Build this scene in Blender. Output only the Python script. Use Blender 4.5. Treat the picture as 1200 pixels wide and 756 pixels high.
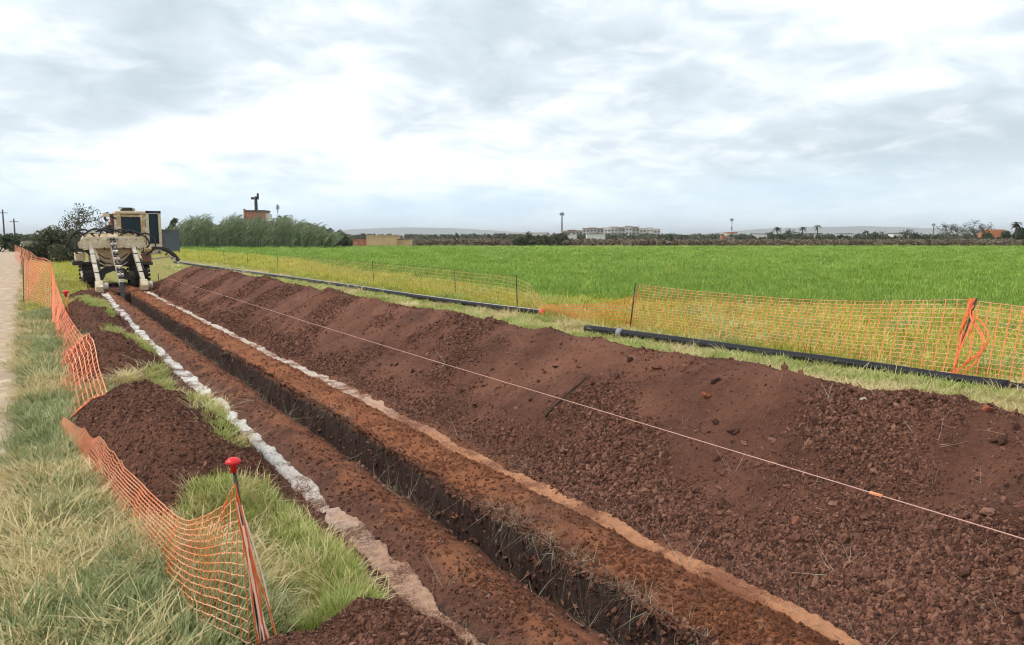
import bpy, math, random
import numpy as np
from mathutils import Vector, Matrix
sc = bpy.context.scene
for o in list(bpy.data.objects): bpy.data.objects.remove(o)
rnd = random.Random(7); rng = np.random.default_rng(11)
rad = math.radians

# ------------------------------------------------------------------ camera
# world frame: +Y runs along the trench away from the viewer, +X across it to the right
cam_d = bpy.data.cameras.new('camera'); cam = bpy.data.objects.new('camera', cam_d)
sc.collection.objects.link(cam); sc.camera = cam
cam.location = (0, 0, 2.0); cam.rotation_euler = (rad(90 - 6.34), 0, rad(-31.6))
cam_d.lens = 27.0; cam_d.sensor_width = 36; cam_d.clip_start = .05; cam_d.clip_end = 60000

# ------------------------------------------------------------------ exposure
sc.view_settings.view_transform = 'Standard'; sc.view_settings.look = 'None'
sc.view_settings.exposure = 0.57; sc.view_settings.gamma = 1.0
sc.view_settings.use_curve_mapping = False
cy = sc.cycles
cy.max_bounces = 4; cy.diffuse_bounces = 2; cy.glossy_bounces = 2; cy.transmission_bounces = 3; cy.transparent_max_bounces = 6; cy.volume_bounces = 0
cy.filter_width = 1.15; cy.use_adaptive_sampling = True; cy.adaptive_threshold = .03

# ------------------------------------------------------------------ sun + sky
SUN_EL, SUN_AZ = 48.0, -70.0     # azimuth in degrees clockwise from +Y
sd = bpy.data.lights.new('sun', 'SUN'); sun = bpy.data.objects.new('sun', sd); sc.collection.objects.link(sun)
sd.energy = 1.5; sd.angle = rad(12); sd.color = (1.0, .95, .88)
sdir = Vector((math.sin(rad(SUN_AZ))*math.cos(rad(SUN_EL)), math.cos(rad(SUN_AZ))*math.cos(rad(SUN_EL)), math.sin(rad(SUN_EL))))
sun.rotation_euler = sdir.to_track_quat('Z', 'Y').to_euler()

world = bpy.data.worlds.new('World'); sc.world = world; world.use_nodes = True

class NT:
    """small helper to write node trees"""
    def __init__(s, tree): s.t = tree; tree.nodes.clear()
    def n(s, typ, **kw):
        nd = s.t.nodes.new(typ)
        for k, v in kw.items():
            if k.startswith('i_'):
                key = k[2:]; key = int(key) if key.isdigit() else key
                s.put(nd.inputs[key], v)
            else: setattr(nd, k, v)
        return nd
    def put(s, sock, v):
        if isinstance(v, bpy.types.NodeSocket): s.t.links.new(v, sock)
        elif isinstance(v, bpy.types.Node): s.t.links.new(v.outputs[0], sock)
        else: sock.default_value = v
    def math(s, op, a, b=None, c=None, clamp=False):
        nd = s.n('ShaderNodeMath', operation=op, use_clamp=clamp); s.put(nd.inputs[0], a)
        if b is not None: s.put(nd.inputs[1], b)
        if c is not None: s.put(nd.inputs[2], c)
        return nd.outputs[0]
    def noise(s, vec, scale, detail=4, rough=.55, dist=0.0, dims='3D'):
        nd = s.n('ShaderNodeTexNoise', noise_dimensions=dims); s.put(nd.inputs['Vector'], vec)
        nd.inputs['Scale'].default_value = scale; nd.inputs['Detail'].default_value = detail
        nd.inputs['Roughness'].default_value = rough; nd.inputs['Distortion'].default_value = dist
        return nd.outputs[0]
    def ramp(s, fac, stops, interp='LINEAR'):
        nd = s.n('ShaderNodeValToRGB'); s.put(nd.inputs[0], fac); cr = nd.color_ramp; cr.interpolation = interp
        while len(cr.elements) < len(stops): cr.elements.new(.5)
        for e, (p, c) in zip(cr.elements, stops):
            e.position = p; e.color = (*c, 1) if len(c) == 3 else c
        return nd.outputs[0]
    def smooth(s, v, a, b):
        nd = s.n('ShaderNodeMapRange', interpolation_type='SMOOTHSTEP'); s.put(nd.inputs[0], v)
        nd.inputs[1].default_value = a; nd.inputs[2].default_value = b
        return nd.outputs[0]
    def mix(s, f, a, b, blend='MIX'):
        nd = s.n('ShaderNodeMix', data_type='RGBA', blend_type=blend, clamp_factor=True)
        s.put(nd.inputs[0], f)
        for k, v in ((6, a), (7, b)):
            s.put(nd.inputs[k], (*v, 1) if isinstance(v, tuple) and len(v) == 3 else v)
        return nd.outputs[2]

def build_sky():
    w = NT(world.node_tree)
    sky = w.n('ShaderNodeTexSky', sky_type='NISHITA', sun_disc=False)
    sky.sun_elevation = rad(SUN_EL); sky.sun_rotation = rad(SUN_AZ); sky.air_density = 1.0; sky.dust_density = 2.0
    tc = w.n('ShaderNodeTexCoord'); sep = w.n('ShaderNodeSeparateXYZ', i_0=tc.outputs['Generated'])
    x, y, z = sep.outputs
    zc = w.math('MAXIMUM', z, 0.0)
    k = w.math('DIVIDE', 1.0, w.math('ADD', zc, .22))
    px = w.math('MULTIPLY', x, k); py = w.math('MULTIPLY', y, k)
    P = w.n('ShaderNodeCombineXYZ', i_0=px, i_1=py, i_2=23.3).outputs[0]
    n1 = w.noise(P, .85, 3, .5, .6)
    n2 = w.noise(P, 4.2, 7, .55, .5)
    d = w.math('ADD', w.math('MULTIPLY', n1, .62), w.math('MULTIPLY', n2, .38))
    cloud = w.ramp(d, [(.36, (.45, .525, .575)), (.46, (.57, .64, .69)), (.525, (.72, .775, .81)), (.585, (.88, .90, .91)), (.69, (.97, .97, .965))])
    # wisps with crisper edges
    n3 = w.noise(P, 4.5, 5, .6, .4)
    cloud = w.mix(w.math('MULTIPLY', w.smooth(n3, .5, .75), .35), cloud, (1.0, 1.0, 1.0))
    low = w.math('SUBTRACT', 1.0, w.smooth(z, .015, .12))
    n4 = w.noise(P, .9, 4, .5, .2)
    lowc = w.ramp(n4, [(.38, (.58, .76, .90)), (.62, (.82, .92, .98))])
    col = w.mix(w.math('MULTIPLY', low, .78), cloud, lowc)
    bg1 = w.n('ShaderNodeBackground', i_0=sky.outputs[0]); bg1.inputs[1].default_value = .06
    bg2 = w.n('ShaderNodeBackground', i_0=col); bg2.inputs[1].default_value = 1.0
    mx = w.n('ShaderNodeMixShader', i_0=.93, i_1=bg1, i_2=bg2)
    w.n('ShaderNodeOutputWorld', i_0=mx)
build_sky()

# ------------------------------------------------------------------ numpy noise
_perm = np.random.default_rng(3).random((256, 256))
def vnoise(x, y):
    xi = np.floor(x).astype(int); yi = np.floor(y).astype(int); fx = x - xi; fy = y - yi
    fx = fx*fx*(3-2*fx); fy = fy*fy*(3-2*fy)
    a = _perm[xi & 255, yi & 255]; b = _perm[(xi+1) & 255, yi & 255]
    c = _perm[xi & 255, (yi+1) & 255]; d = _perm[(xi+1) & 255, (yi+1) & 255]
    return (a*(1-fx)+b*fx)*(1-fy) + (c*(1-fx)+d*fx)*fy - .5
def fbm(x, y, oct=4, gain=.5, lac=2.03, ox=0.0):
    x = np.asarray(x, float) + ox; y = np.asarray(y, float) + ox*1.7; s = 0; a = 1
    for i in range(oct):
        s = s + a*vnoise(x + i*17.3, y + i*9.1); x = x*lac; y = y*lac; a *= gain
    return s
def sstep(a, b, x):
    t = np.clip((x-a)/(b-a), 0, 1); return t*t*(3-2*t)

# ------------------------------------------------------------------ mesh helpers
COL = sc.collection
def tag(o, label=None, cat=None, group=None, kind=None):
    if label: o['label'] = label
    if cat: o['category'] = cat
    if group: o['group'] = group
    if kind: o['kind'] = kind
    return o
def empty(name, loc=(0, 0, 0), rz=0):
    o = bpy.data.objects.new(name, None); COL.objects.link(o); o.location = loc; o.rotation_euler.z = rz
    o.empty_display_size = .1; return o
def mesh_obj(name, verts, faces, mat=None, parent=None, smooth=False, link=True):
    me = bpy.data.meshes.new(name)
    me.from_pydata(verts if isinstance(verts, list) else np.asarray(verts).tolist(), [], faces if isinstance(faces, list) else np.asarray(faces).tolist())
    if mat: me.materials.append(mat)
    if smooth: me.shade_smooth()
    o = bpy.data.objects.new(name, me)
    if link: COL.objects.link(o)
    if parent: o.parent = parent
    return o
def grid_faces(nr, nc):
    r, c = np.meshgrid(np.arange(nr-1), np.arange(nc-1), indexing='ij'); a = (r*nc + c).ravel()
    return np.stack([a, a+1, a+nc+1, a+nc], 1)
class MB:
    """collects simple shapes and links them as one mesh"""
    def __init__(s): s.v = []; s.f = []
    def add(s, v, f):
        b = len(s.v); s.v += [tuple(p) for p in v]; s.f += [tuple(i+b for i in q) for q in f]; return s
    def box(s, c, d, rot=None, taper=1.0):
        x, y, z = d[0]/2, d[1]/2, d[2]/2; t = taper
        P = [(-x, -y, -z), (x, -y, -z), (x, y, -z), (-x, y, -z), (-x*t, -y*t, z), (x*t, -y*t, z), (x*t, y*t, z), (-x*t, y*t, z)]
        M = rot if rot is not None else Matrix.Identity(3)
        return s.add([M @ Vector(p) + Vector(c) for p in P], [(0, 3, 2, 1), (4, 5, 6, 7), (0, 1, 5, 4), (1, 2, 6, 5), (2, 3, 7, 6), (3, 0, 4, 7)])
    def beam(s, a, b, w, h, up=(0, 0, 1), w2=None, h2=None):
        a = Vector(a); b = Vector(b); d = (b-a).normalized(); u = Vector(up)
        if abs(d.dot(u)) > .98: u = Vector((0, 1, 0))
        sx = d.cross(u).normalized(); uu = sx.cross(d); w2 = w2 or w; h2 = h2 or h
        P = []
        for p, ww, hh in ((a, w, h), (b, w2, h2)):
            for i, j in ((-1, -1), (1, -1), (1, 1), (-1, 1)): P.append(p + sx*i*ww/2 + uu*j*hh/2)
        return s.add(P, [(0, 3, 2, 1), (4, 5, 6, 7), (0, 1, 5, 4), (1, 2, 6, 5), (2, 3, 7, 6), (3, 0, 4, 7)])
    def tube(s, pts, r, n=8, cap=True):
        pts = [Vector(p) for p in pts]; m = len(pts); rs = r if isinstance(r, (list, tuple)) else [r]*m
        P = []; up = Vector((0, 0, 1))
        for i, p in enumerate(pts):
            d = (pts[min(i+1, m-1)] - pts[max(i-1, 0)]).normalized()
            u = up if abs(d.dot(up)) < .95 else Vector((1, 0, 0))
            sx = d.cross(u).normalized(); uu = sx.cross(d)
            for k in range(n):
                a = 2*math.pi*k/n; P.append(p + (sx*math.cos(a) + uu*math.sin(a))*rs[i])
        F = [(i*n+k, i*n+(k+1) % n, (i+1)*n+(k+1) % n, (i+1)*n+k) for i in range(m-1) for k in range(n)]
        if cap: F += [tuple(range(n-1, -1, -1)), tuple(range((m-1)*n, m*n))]
        return s.add(P, F)
    def cyl(s, a, b, r, n=16, r2=None): return s.tube([a, b], [r, r2 if r2 is not None else r], n)
    def lathe(s, c, prof, n=20):
        m = len(prof); P = [(c[0]+r*math.cos(2*math.pi*k/n), c[1]+r*math.sin(2*math.pi*k/n), c[2]+z) for r, z in prof for k in range(n)]
        F = [(i*n+k, i*n+(k+1) % n, (i+1)*n+(k+1) % n, (i+1)*n+k) for i in range(m-1) for k in range(n)]
        F += [tuple(range(n-1, -1, -1)), tuple(range((m-1)*n, m*n))]
        return s.add(P, F)
    def prism(s, poly, y0, y1):           # poly in x,z extruded along y
        n = len(poly); P = [(x, y0, z) for x, z in poly] + [(x, y1, z) for x, z in poly]
        return s.add(P, [tuple(range(n)), tuple(range(2*n-1, n-1, -1))] + [(i, i+n, (i+1) % n+n, (i+1) % n) for i in range(n)])
    def prism_x(s, poly, x0, x1):         # poly in y,z extruded along x
        n = len(poly); P = [(x0, y, z) for y, z in poly] + [(x1, y, z) for y, z in poly]
        return s.add(P, [tuple(range(n-1, -1, -1)), tuple(range(n, 2*n))] + [(i, (i+1) % n, (i+1) % n+n, i+n) for i in range(n)])
    def build(s, name, mat, parent=None, smooth=False, bevel=0):
        o = mesh_obj(name, s.v, s.f, mat, parent, smooth)
        if bevel:
            b = o.modifiers.new('bevel', 'BEVEL'); b.width = bevel; b.segments = 2; b.limit_method = 'ANGLE'
        return o
def crom(pts, per=8):
    P = [np.array(p, float) for p in pts]; P = [2*P[0]-P[1]] + P + [2*P[-1]-P[-2]]; out = []
    for i in range(1, len(P)-2):
        for k in range(per):
            t = k/per
            out.append(.5*((2*P[i]) + (-P[i-1]+P[i+1])*t + (2*P[i-1]-5*P[i]+4*P[i+1]-P[i+2])*t*t + (-P[i-1]+3*P[i]-3*P[i+1]+P[i+2])*t**3))
    out.append(P[-2]); return np.array(out)
def resample(P, n):
    d = np.r_[0, np.cumsum(np.linalg.norm(np.diff(P, axis=0), axis=1))]; t = np.linspace(0, d[-1], n)
    return np.stack([np.interp(t, d, P[:, i]) for i in range(3)], 1)

# ------------------------------------------------------------------ materials
def mat(name, c1, c2=None, scale=6.0, rough=.8, bump=0.0, bscale=None, metal=0.0, spec=.35, c3=None, coord='Object'):
    m = bpy.data.materials.new(name); m.use_nodes = True; w = NT(m.node_tree)
    tc = w.n('ShaderNodeTexCoord'); v = tc.outputs[coord]
    b = w.n('ShaderNodeBsdfPrincipled'); b.inputs['Roughness'].default_value = rough; b.inputs['Metallic'].default_value = metal
    b.inputs['Specular IOR Level'].default_value = spec
    n = w.noise(v, scale, 6, .6, .3)
    c2 = c2 or tuple(x*.75 for x in c1)
    stops = [(.32, c1), (.66, c2)] if c3 is None else [(.3, c1), (.5, c2), (.68, c3)]
    w.put(b.inputs['Base Color'], w.ramp(n, stops))
    if bump:
        bp = w.n('ShaderNodeBump'); bp.inputs['Strength'].default_value = bump; bp.inputs['Distance'].default_value = .02
        w.put(bp.inputs['Height'], w.noise(v, bscale or scale*4, 5, .65)); w.put(b.inputs['Normal'], bp.outputs[0])
    w.n('ShaderNodeOutputMaterial', i_0=b); return m
def leaf_mat(name, stops, rough=.55, trans=.25, obj_rand=.5):
    """foliage: colour varies per blade (vertex attribute) and per tuft"""
    m = bpy.data.materials.new(name); m.use_nodes = True; w = NT(m.node_tree)
    at = w.n('ShaderNodeAttribute', attribute_name='tint'); oi = w.n('ShaderNodeObjectInfo')
    f = w.math('ADD', w.math('MULTIPLY', at.outputs['Fac'], 1-obj_rand), w.math('MULTIPLY', oi.outputs['Random'], obj_rand))
    col = w.ramp(f, stops)
    b = w.n('ShaderNodeBsdfPrincipled'); b.inputs['Roughness'].default_value = rough; b.inputs['Specular IOR Level'].default_value = .25
    w.put(b.inputs['Base Color'], col)
    t = w.n('ShaderNodeBsdfTranslucent', i_0=col); mx = w.n('ShaderNodeMixShader', i_0=trans, i_1=b, i_2=t)
    w.n('ShaderNodeOutputMaterial', i_0=mx); return m

SOIL_D, SOIL_M, SOIL_R = (.058, .026, .019), (.118, .048, .030), (.21, .078, .040)
def soil_mat(name, a, b, c, bump=.9, big=1.1, dry=(.20, .115, .078), dryamt=.0):
    m = bpy.data.materials.new(name); m.use_nodes = True; w = NT(m.node_tree)
    tc = w.n('ShaderNodeTexCoord'); v = tc.outputs['Object']
    n1 = w.noise(v, big, 5, .6, .4); n2 = w.noise(v, 24, 5, .65); n3 = w.noise(v, 95, 4, .7)
    f = w.math('ADD', w.math('MULTIPLY', n1, .55), w.math('ADD', w.math('MULTIPLY', n2, .25), w.math('MULTIPLY', n3, .2)))
    col = w.ramp(f, [(.36, a), (.50, b), (.64, c)])
    if dryamt: col = w.mix(w.math('MULTIPLY', w.smooth(n3, .56, .72), dryamt), col, dry)
    bs = w.n('ShaderNodeBsdfPrincipled'); bs.inputs['Roughness'].default_value = .92; bs.inputs['Specular IOR Level'].default_value = .15
    w.put(bs.inputs['Base Color'], col)
    h = w.math('ADD', w.math('MULTIPLY', n2, .5), w.math('MULTIPLY', n3, .5))
    bp = w.n('ShaderNodeBump'); bp.inputs['Strength'].default_value = bump; bp.inputs['Distance'].default_value = .03
    w.put(bp.inputs['Height'], h); w.put(bs.inputs['Normal'], bp.outputs[0])
    w.n('ShaderNodeOutputMaterial', i_0=bs); return m
M = {}
M['heap'] = soil_mat('heap_soil', (.066, .029, .020), (.148, .064, .041), (.23, .100, .062), dry=(.23, .122, .082), dryamt=.5)
M['mound'] = soil_mat('mound_soil', (.058, .026, .017), (.122, .053, .033), (.20, .086, .050), dry=(.22, .11, .066), dryamt=.5)
M['wall_soil'] = soil_mat('trench_wall_soil', (.050, .026, .020), (.085, .043, .032), (.12, .058, .040), bump=1.0)
def clod_mat():
    m = bpy.data.materials.new('clod_soil'); m.use_nodes = True; w = NT(m.node_tree)
    oi = w.n('ShaderNodeObjectInfo'); tc = w.n('ShaderNodeTexCoord')
    n = w.noise(tc.outputs['Object'], 3, 4, .6)
    f = w.math('ADD', w.math('MULTIPLY', oi.outputs['Random'], .7), w.math('MULTIPLY', n, .3))
    col = w.ramp(f, [(.1, (.044, .021, .016)), (.4, (.114, .051, .034)), (.7, (.20, .090, .058)), (.9, (.27, .140, .094)), (1.0, (.42, .29, .21))])
    b = w.n('ShaderNodeBsdfPrincipled', i_0=col); b.inputs['Roughness'].default_value = .9; b.inputs['Specular IOR Level'].default_value = .2
    w.n('ShaderNodeOutputMaterial', i_0=b); return m
M['clod'] = clod_mat()
M['clod_red'] = soil_mat('clod_red_soil', (.16, .062, .036), (.30, .115, .060), (.46, .20, .10))

def ground_mat():
    m = bpy.data.materials.new('ground_earth'); m.use_nodes = True; w = NT(m.node_tree)
    g = w.n('ShaderNodeNewGeometry'); P = g.outputs['Position']; s = w.n('ShaderNodeSeparateXYZ', i_0=P)
    x, y, z = s.outputs
    n0 = w.noise(P, .8, 4, .6); n1 = w.noise(P, 3.2, 5, .6, .3); n2 = w.noise(P, 26, 5, .65); n3 = w.noise(P, 90, 4, .7)
    xs = w.math('ADD', x, w.math('MULTIPLY', w.math('SUBTRACT', n1, .5), .35))
    f = w.math('ADD', w.math('MULTIPLY', n1, .5), w.math('ADD', w.math('MULTIPLY', n2, .3), w.math('MULTIPLY', n3, .2)))
    soil = w.ramp(f, [(.36, (.080, .037, .026)), (.5, (.16, .072, .047)), (.64, (.26, .118, .072))])
    red = w.ramp(f, [(.34, (.16, .058, .030)), (.5, (.28, .102, .048)), (.66, (.42, .175, .080))])
    # redder bared subsoil between the trench and the right rut
    rm = w.math('MULTIPLY', w.smooth(xs, 2.7, 2.85), w.math('SUBTRACT', 1.0, w.smooth(xs, 3.3, 3.6)))
    rm2 = w.math('MULTIPLY', w.smooth(xs, 1.95, 2.1), w.math('SUBTRACT', 1.0, w.smooth(xs, 2.25, 2.4)))
    rr = w.math('MULTIPLY', w.math('MAXIMUM', rm, w.math('MULTIPLY', rm2, .75)), w.smooth(n0, .25, .5))
    soil = w.mix(rr, soil, red)
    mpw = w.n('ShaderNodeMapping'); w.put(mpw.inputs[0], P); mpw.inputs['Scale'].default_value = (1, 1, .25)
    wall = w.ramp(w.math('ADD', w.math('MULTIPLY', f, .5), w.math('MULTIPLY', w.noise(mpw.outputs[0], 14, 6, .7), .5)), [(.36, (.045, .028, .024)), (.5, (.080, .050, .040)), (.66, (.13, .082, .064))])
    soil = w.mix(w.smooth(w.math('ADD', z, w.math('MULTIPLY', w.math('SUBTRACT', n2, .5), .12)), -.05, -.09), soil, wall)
    verge = w.ramp(f, [(.34, (.11, .075, .040)), (.5, (.22, .165, .085)), (.66, (.34, .26, .15))])
    weedy = w.ramp(f, [(.34, (.12, .12, .035)), (.5, (.28, .25, .07)), (.66, (.42, .36, .13))])
    c = w.mix(w.smooth(xs, .85, 1.05), verge, soil)
    c = w.mix(w.smooth(xs, 6.4, 6.9), c, weedy)
    far = w.ramp(w.noise(P, .02, 5, .6), [(.4, (.15, .12, .07)), (.6, (.10, .12, .05))])
    c = w.mix(w.smooth(y, 120, 200), c, far)
    c = w.mix(w.smooth(y, 37, 43), c, w.mix(w.smooth(x, 0, 6), verge, weedy)) if False else c
    # beyond the machine the strip is untouched weeds again
    beyond = w.math('MULTIPLY', w.smooth(y, 36.5, 39), w.smooth(x, .2, .9))
    c = w.mix(beyond, c, weedy); c = w.mix(w.smooth(y, 120, 200), c, far)
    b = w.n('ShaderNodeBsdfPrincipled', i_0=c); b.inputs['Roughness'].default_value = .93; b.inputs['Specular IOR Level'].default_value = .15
    mp = w.n('ShaderNodeMapping'); w.put(mp.inputs[0], P); mp.inputs['Scale'].default_value = (1, 1, .22)
    nt = w.noise(mp.outputs[0], 16, 5, .7)
    h = w.math('ADD', w.math('ADD', w.math('MULTIPLY', n2, .5), w.math('MULTIPLY', n3, .5)), w.math('MULTIPLY', w.math('MULTIPLY', nt, 2.2), w.smooth(z, -.04, -.12)))
    bp = w.n('ShaderNodeBump'); bp.inputs['Strength'].default_value = 1.0; bp.inputs['Distance'].default_value = .035
    w.put(bp.inputs['Height'], h); w.put(b.inputs['Normal'], bp.outputs[0])
    w.n('ShaderNodeOutputMaterial', i_0=b); return m
M['ground'] = ground_mat()

# ------------------------------------------------------------------ ground with the trench cut into it
TR_END = 31.3
def trench_edges(v):
    l = 2.30 + .045*fbm(v*.55, v*0+3, 3) + .035*fbm(v*3.1, v*0+8, 3)
    r = 2.80 + .04*fbm(v*.5, v*0+13, 3) + .045*fbm(v*2.7, v*0+18, 3)
    return l, r
def rut_l(v): return 1.745 + .06*fbm(v*.16, v*0+31, 2) + np.where(v > 14, (v-14)*.012, 0)
def rut_r(v): return 3.345 + .03*fbm(v*.2, v*0+41, 2)
def ground_z(u, v):
    near = np.exp(-np.maximum(v-6, 0)/40)*(np.abs(u) < 60)
    z = .03*fbm(u*.35, v*.35, 3)*near
    soil = sstep(.9, 1.1, u)*(1-sstep(3.7, 4.2, u))*(1-sstep(36, 38, v))
    z = z + soil*(.045*fbm(u*2.3, v*2.0, 4, ox=5) + .022*fbm(u*9, v*9, 3, ox=7))
    # ridges of loose soil pushed up beside the trench and the ruts
    z = z + soil*(.06*np.exp(-((u-2.07)/.13)**2) + .05*np.exp(-((u-1.42)/.16)**2) + .035*np.exp(-((u-3.08)/.14)**2))
    z = z - soil*(.05*np.exp(-((u-rut_l(v))/.15)**2) + .035*np.exp(-((u-rut_r(v))/.10)**2))
    verge = (1-sstep(.7, 1.0, u))*sstep(-.9, -.2, u)
    z = z + verge*(.05 + .05*fbm(u*1.5, v*.8, 3, ox=21))*np.exp(-np.maximum(v, 0)/120)
    z = z + .05*sstep(1.1, 1.25, u)*(1-sstep(1.42, 1.55, u))*(1-sstep(20, 23, v))
    return z
def spaced(segs):
    out = []
    for a, b, st in segs:
        n = max(1, int(round((b-a)/st))); out += list(np.linspace(a, b, n, endpoint=False))
    return out
vrows = np.array(spaced([(-900, -100, 200), (-100, -10, 15), (-10, 1.5, .5), (1.5, 8, .035), (8, 16, .07), (16, 31, .15), (31, 31.6, .05), (31.6, 45, .5), (45, 120, 5), (120, 500, 40), (500, 3000, 250), (3000, 24000, 1500)]) + [24000.])
L = np.array(spaced([(-9000, -600, 1200), (-600, -60, 60), (-60, -6, 6), (-6, -.8, .4), (-.8, .9, .08), (.9, 2.22, .035)]))
Rr = np.array(spaced([(2.88, 3.75, .035), (3.75, 7.2, .25), (7.2, 12, .5), (12, 60, 6), (60, 600, 60), (600, 9000, 700), (9000, 24000, 3000)]) + [24000.])
wall_d = [0, .03, .08, .16, .28, .42, .58, .76, .95, 1.15]
def wall_u(edge, V, d, side):
    jag = .030*fbm(V*6.5, V*0+side*11, 3) + .05*fbm(V*3.3, V*0+d*4.0+side*7, 4) + .022*fbm(V*13, V*0+d*9+side*3, 3)
    return edge - side*(.012*d) + side*np.where(d == 0, -.02, .0) + jag*np.where(d > .02, 1.0, .35)
def make_ground():
    rows = []
    V = vrows; el, er = trench_edges(V)
    inside = ((V > -12) & (V < TR_END)).astype(float)
    cols_u = []; cols_z = []
    for u in L: cols_u.append(np.full_like(V, u)); cols_z.append(ground_z(cols_u[-1], V))
    def lip(edge, side):
        for k, d in enumerate(wall_d):
            u = wall_u(edge, V, d, side)
            yield u, ground_z(u, V) - inside*d*(1 if d else 0) - inside*(.008 if d == 0 else 0)
    for u, z in lip(el, -1): cols_u.append(u); cols_z.append(z)
    for u, z in list(lip(er, 1))[::-1]: cols_u.append(u); cols_z.append(z)
    for u in Rr: cols_u.append(np.full_like(V, u)); cols_z.append(ground_z(cols_u[-1], V))
    U = np.stack(cols_u, 1); Z = np.stack(cols_z, 1); VV = np.repeat(V[:, None], U.shape[1], 1)
    # trench floor crumbs
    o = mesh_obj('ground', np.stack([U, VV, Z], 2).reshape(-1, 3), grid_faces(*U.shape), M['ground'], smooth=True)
    tag(o, kind='structure'); return o
make_ground()

# ------------------------------------------------------------------ instancer (stuff only: clods, grass, crops)
def link_attr(me, name, typ, data):
    a = me.attributes.new(name, typ, 'POINT')
    a.data.foreach_set('vector' if typ == 'FLOAT_VECTOR' else 'value', np.asarray(data).ravel())
def scatter(name, P, rot, scl, idx, sources, label, cat, material):
    P = np.asarray(P, float); me = bpy.data.meshes.new(name); me.vertices.add(len(P)); me.vertices.foreach_set('co', P.ravel().astype(np.float32))
    me.materials.append(material)
    link_attr(me, 'rot', 'FLOAT_VECTOR', np.asarray(rot, np.float32)); link_attr(me, 'scl', 'FLOAT_VECTOR', np.asarray(scl, np.float32)); link_attr(me, 'idx', 'INT', np.asarray(idx, np.int32))
    o = bpy.data.objects.new(name, me); COL.objects.link(o)
    ng = bpy.data.node_groups.new(name + '_nodes', 'GeometryNodeTree')
    ng.interface.new_socket('Geometry', in_out='INPUT', socket_type='NodeSocketGeometry'); ng.interface.new_socket('Geometry', in_out='OUTPUT', socket_type='NodeSocketGeometry')
    N = ng.nodes; gi = N.new('NodeGroupInput'); go = N.new('NodeGroupOutput'); ip = N.new('GeometryNodeInstanceOnPoints'); jg = N.new('GeometryNodeJoinGeometry')
    for s_ in sources:
        oi = N.new('GeometryNodeObjectInfo'); oi.inputs['Object'].default_value = s_; oi.inputs['As Instance'].default_value = True
        ng.links.new(oi.outputs['Geometry'], jg.inputs[0])
    def na(nm, dt):
        a = N.new('GeometryNodeInputNamedAttribute'); a.data_type = dt; a.inputs['Name'].default_value = nm; return a.outputs[0]
    ng.links.new(gi.outputs[0], ip.inputs['Points']); ng.links.new(jg.outputs[0], ip.inputs['Instance']); ip.inputs['Pick Instance'].default_value = True
    ng.links.new(na('idx', 'INT'), ip.inputs['Instance Index'])
    e2r = N.new('FunctionNodeEulerToRotation'); ng.links.new(na('rot', 'FLOAT_VECTOR'), e2r.inputs[0]); ng.links.new(e2r.outputs[0], ip.inputs['Rotation'])
    ng.links.new(na('scl', 'FLOAT_VECTOR'), ip.inputs['Scale']); ng.links.new(ip.outputs[0], go.inputs[0])
    md = o.modifiers.new('scatter', 'NODES'); md.node_group = ng
    tag(o, label, cat, kind='stuff'); return o

def ico():
    t = (1+5**.5)/2
    v = [Vector(p).normalized() for p in [(-1, t, 0), (1, t, 0), (-1, -t, 0), (1, -t, 0), (0, -1, t), (0, 1, t), (0, -1, -t), (0, 1, -t), (t, 0, -1), (t, 0, 1), (-t, 0, -1), (-t, 0, 1)]]
    f = [(0, 11, 5), (0, 5, 1), (0, 1, 7), (0, 7, 10), (0, 10, 11), (1, 5, 9), (5, 11, 4), (11, 10, 2), (10, 7, 6), (7, 1, 8), (3, 9, 4), (3, 4, 2), (3, 2, 6), (3, 6, 8), (3, 8, 9), (4, 9, 5), (2, 4, 11), (6, 2, 10), (8, 6, 7), (9, 8, 1)]
    return v, f
def ico_sub(k=1):
    v, f = ico()
    for _ in range(k):
        cache = {}; nf = []
        def mid(a, b):
            key = (min(a, b), max(a, b))
            if key not in cache: cache[key] = len(v); v.append(((v[a]+v[b])/2).normalized())
            return cache[key]
        for a, b, c in f:
            x, y, z = mid(a, b), mid(b, c), mid(c, a); nf += [(a, x, z), (b, y, x), (c, z, y), (x, y, z)]
        f = nf
    return v, f
def clod_src(i, m, sub=1, rough=.35):
    r = random.Random(100+i); v, f = ico_sub(sub)
    planes = [(Vector((r.gauss(0, 1), r.gauss(0, 1), r.gauss(0, 1))).normalized(), r.uniform(.45, .85)) for _ in range(7)]
    out = []
    for p in v:
        q = p.copy()
        for n, d in planes:
            t = q.dot(n)
            if t > d: q -= n*(t-d)*.9
        q *= 1 + r.uniform(-.5, .5)*rough*.4
        q *= 1 + .45*rough*math.sin(3.1*q.x*2+i)*math.cos(2.7*q.y*2-i)
        out.append((q.x*1.25, q.y*.9, q.z*.7))
    return mesh_obj('clod_shape', out, f, m, link=False)
CLODS = [clod_src(i, M['clod'], 1, .7) for i in range(8)]
CLODS_RED = [clod_src(i+20, M['clod_red'], 1, .95) for i in range(5)]

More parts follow.
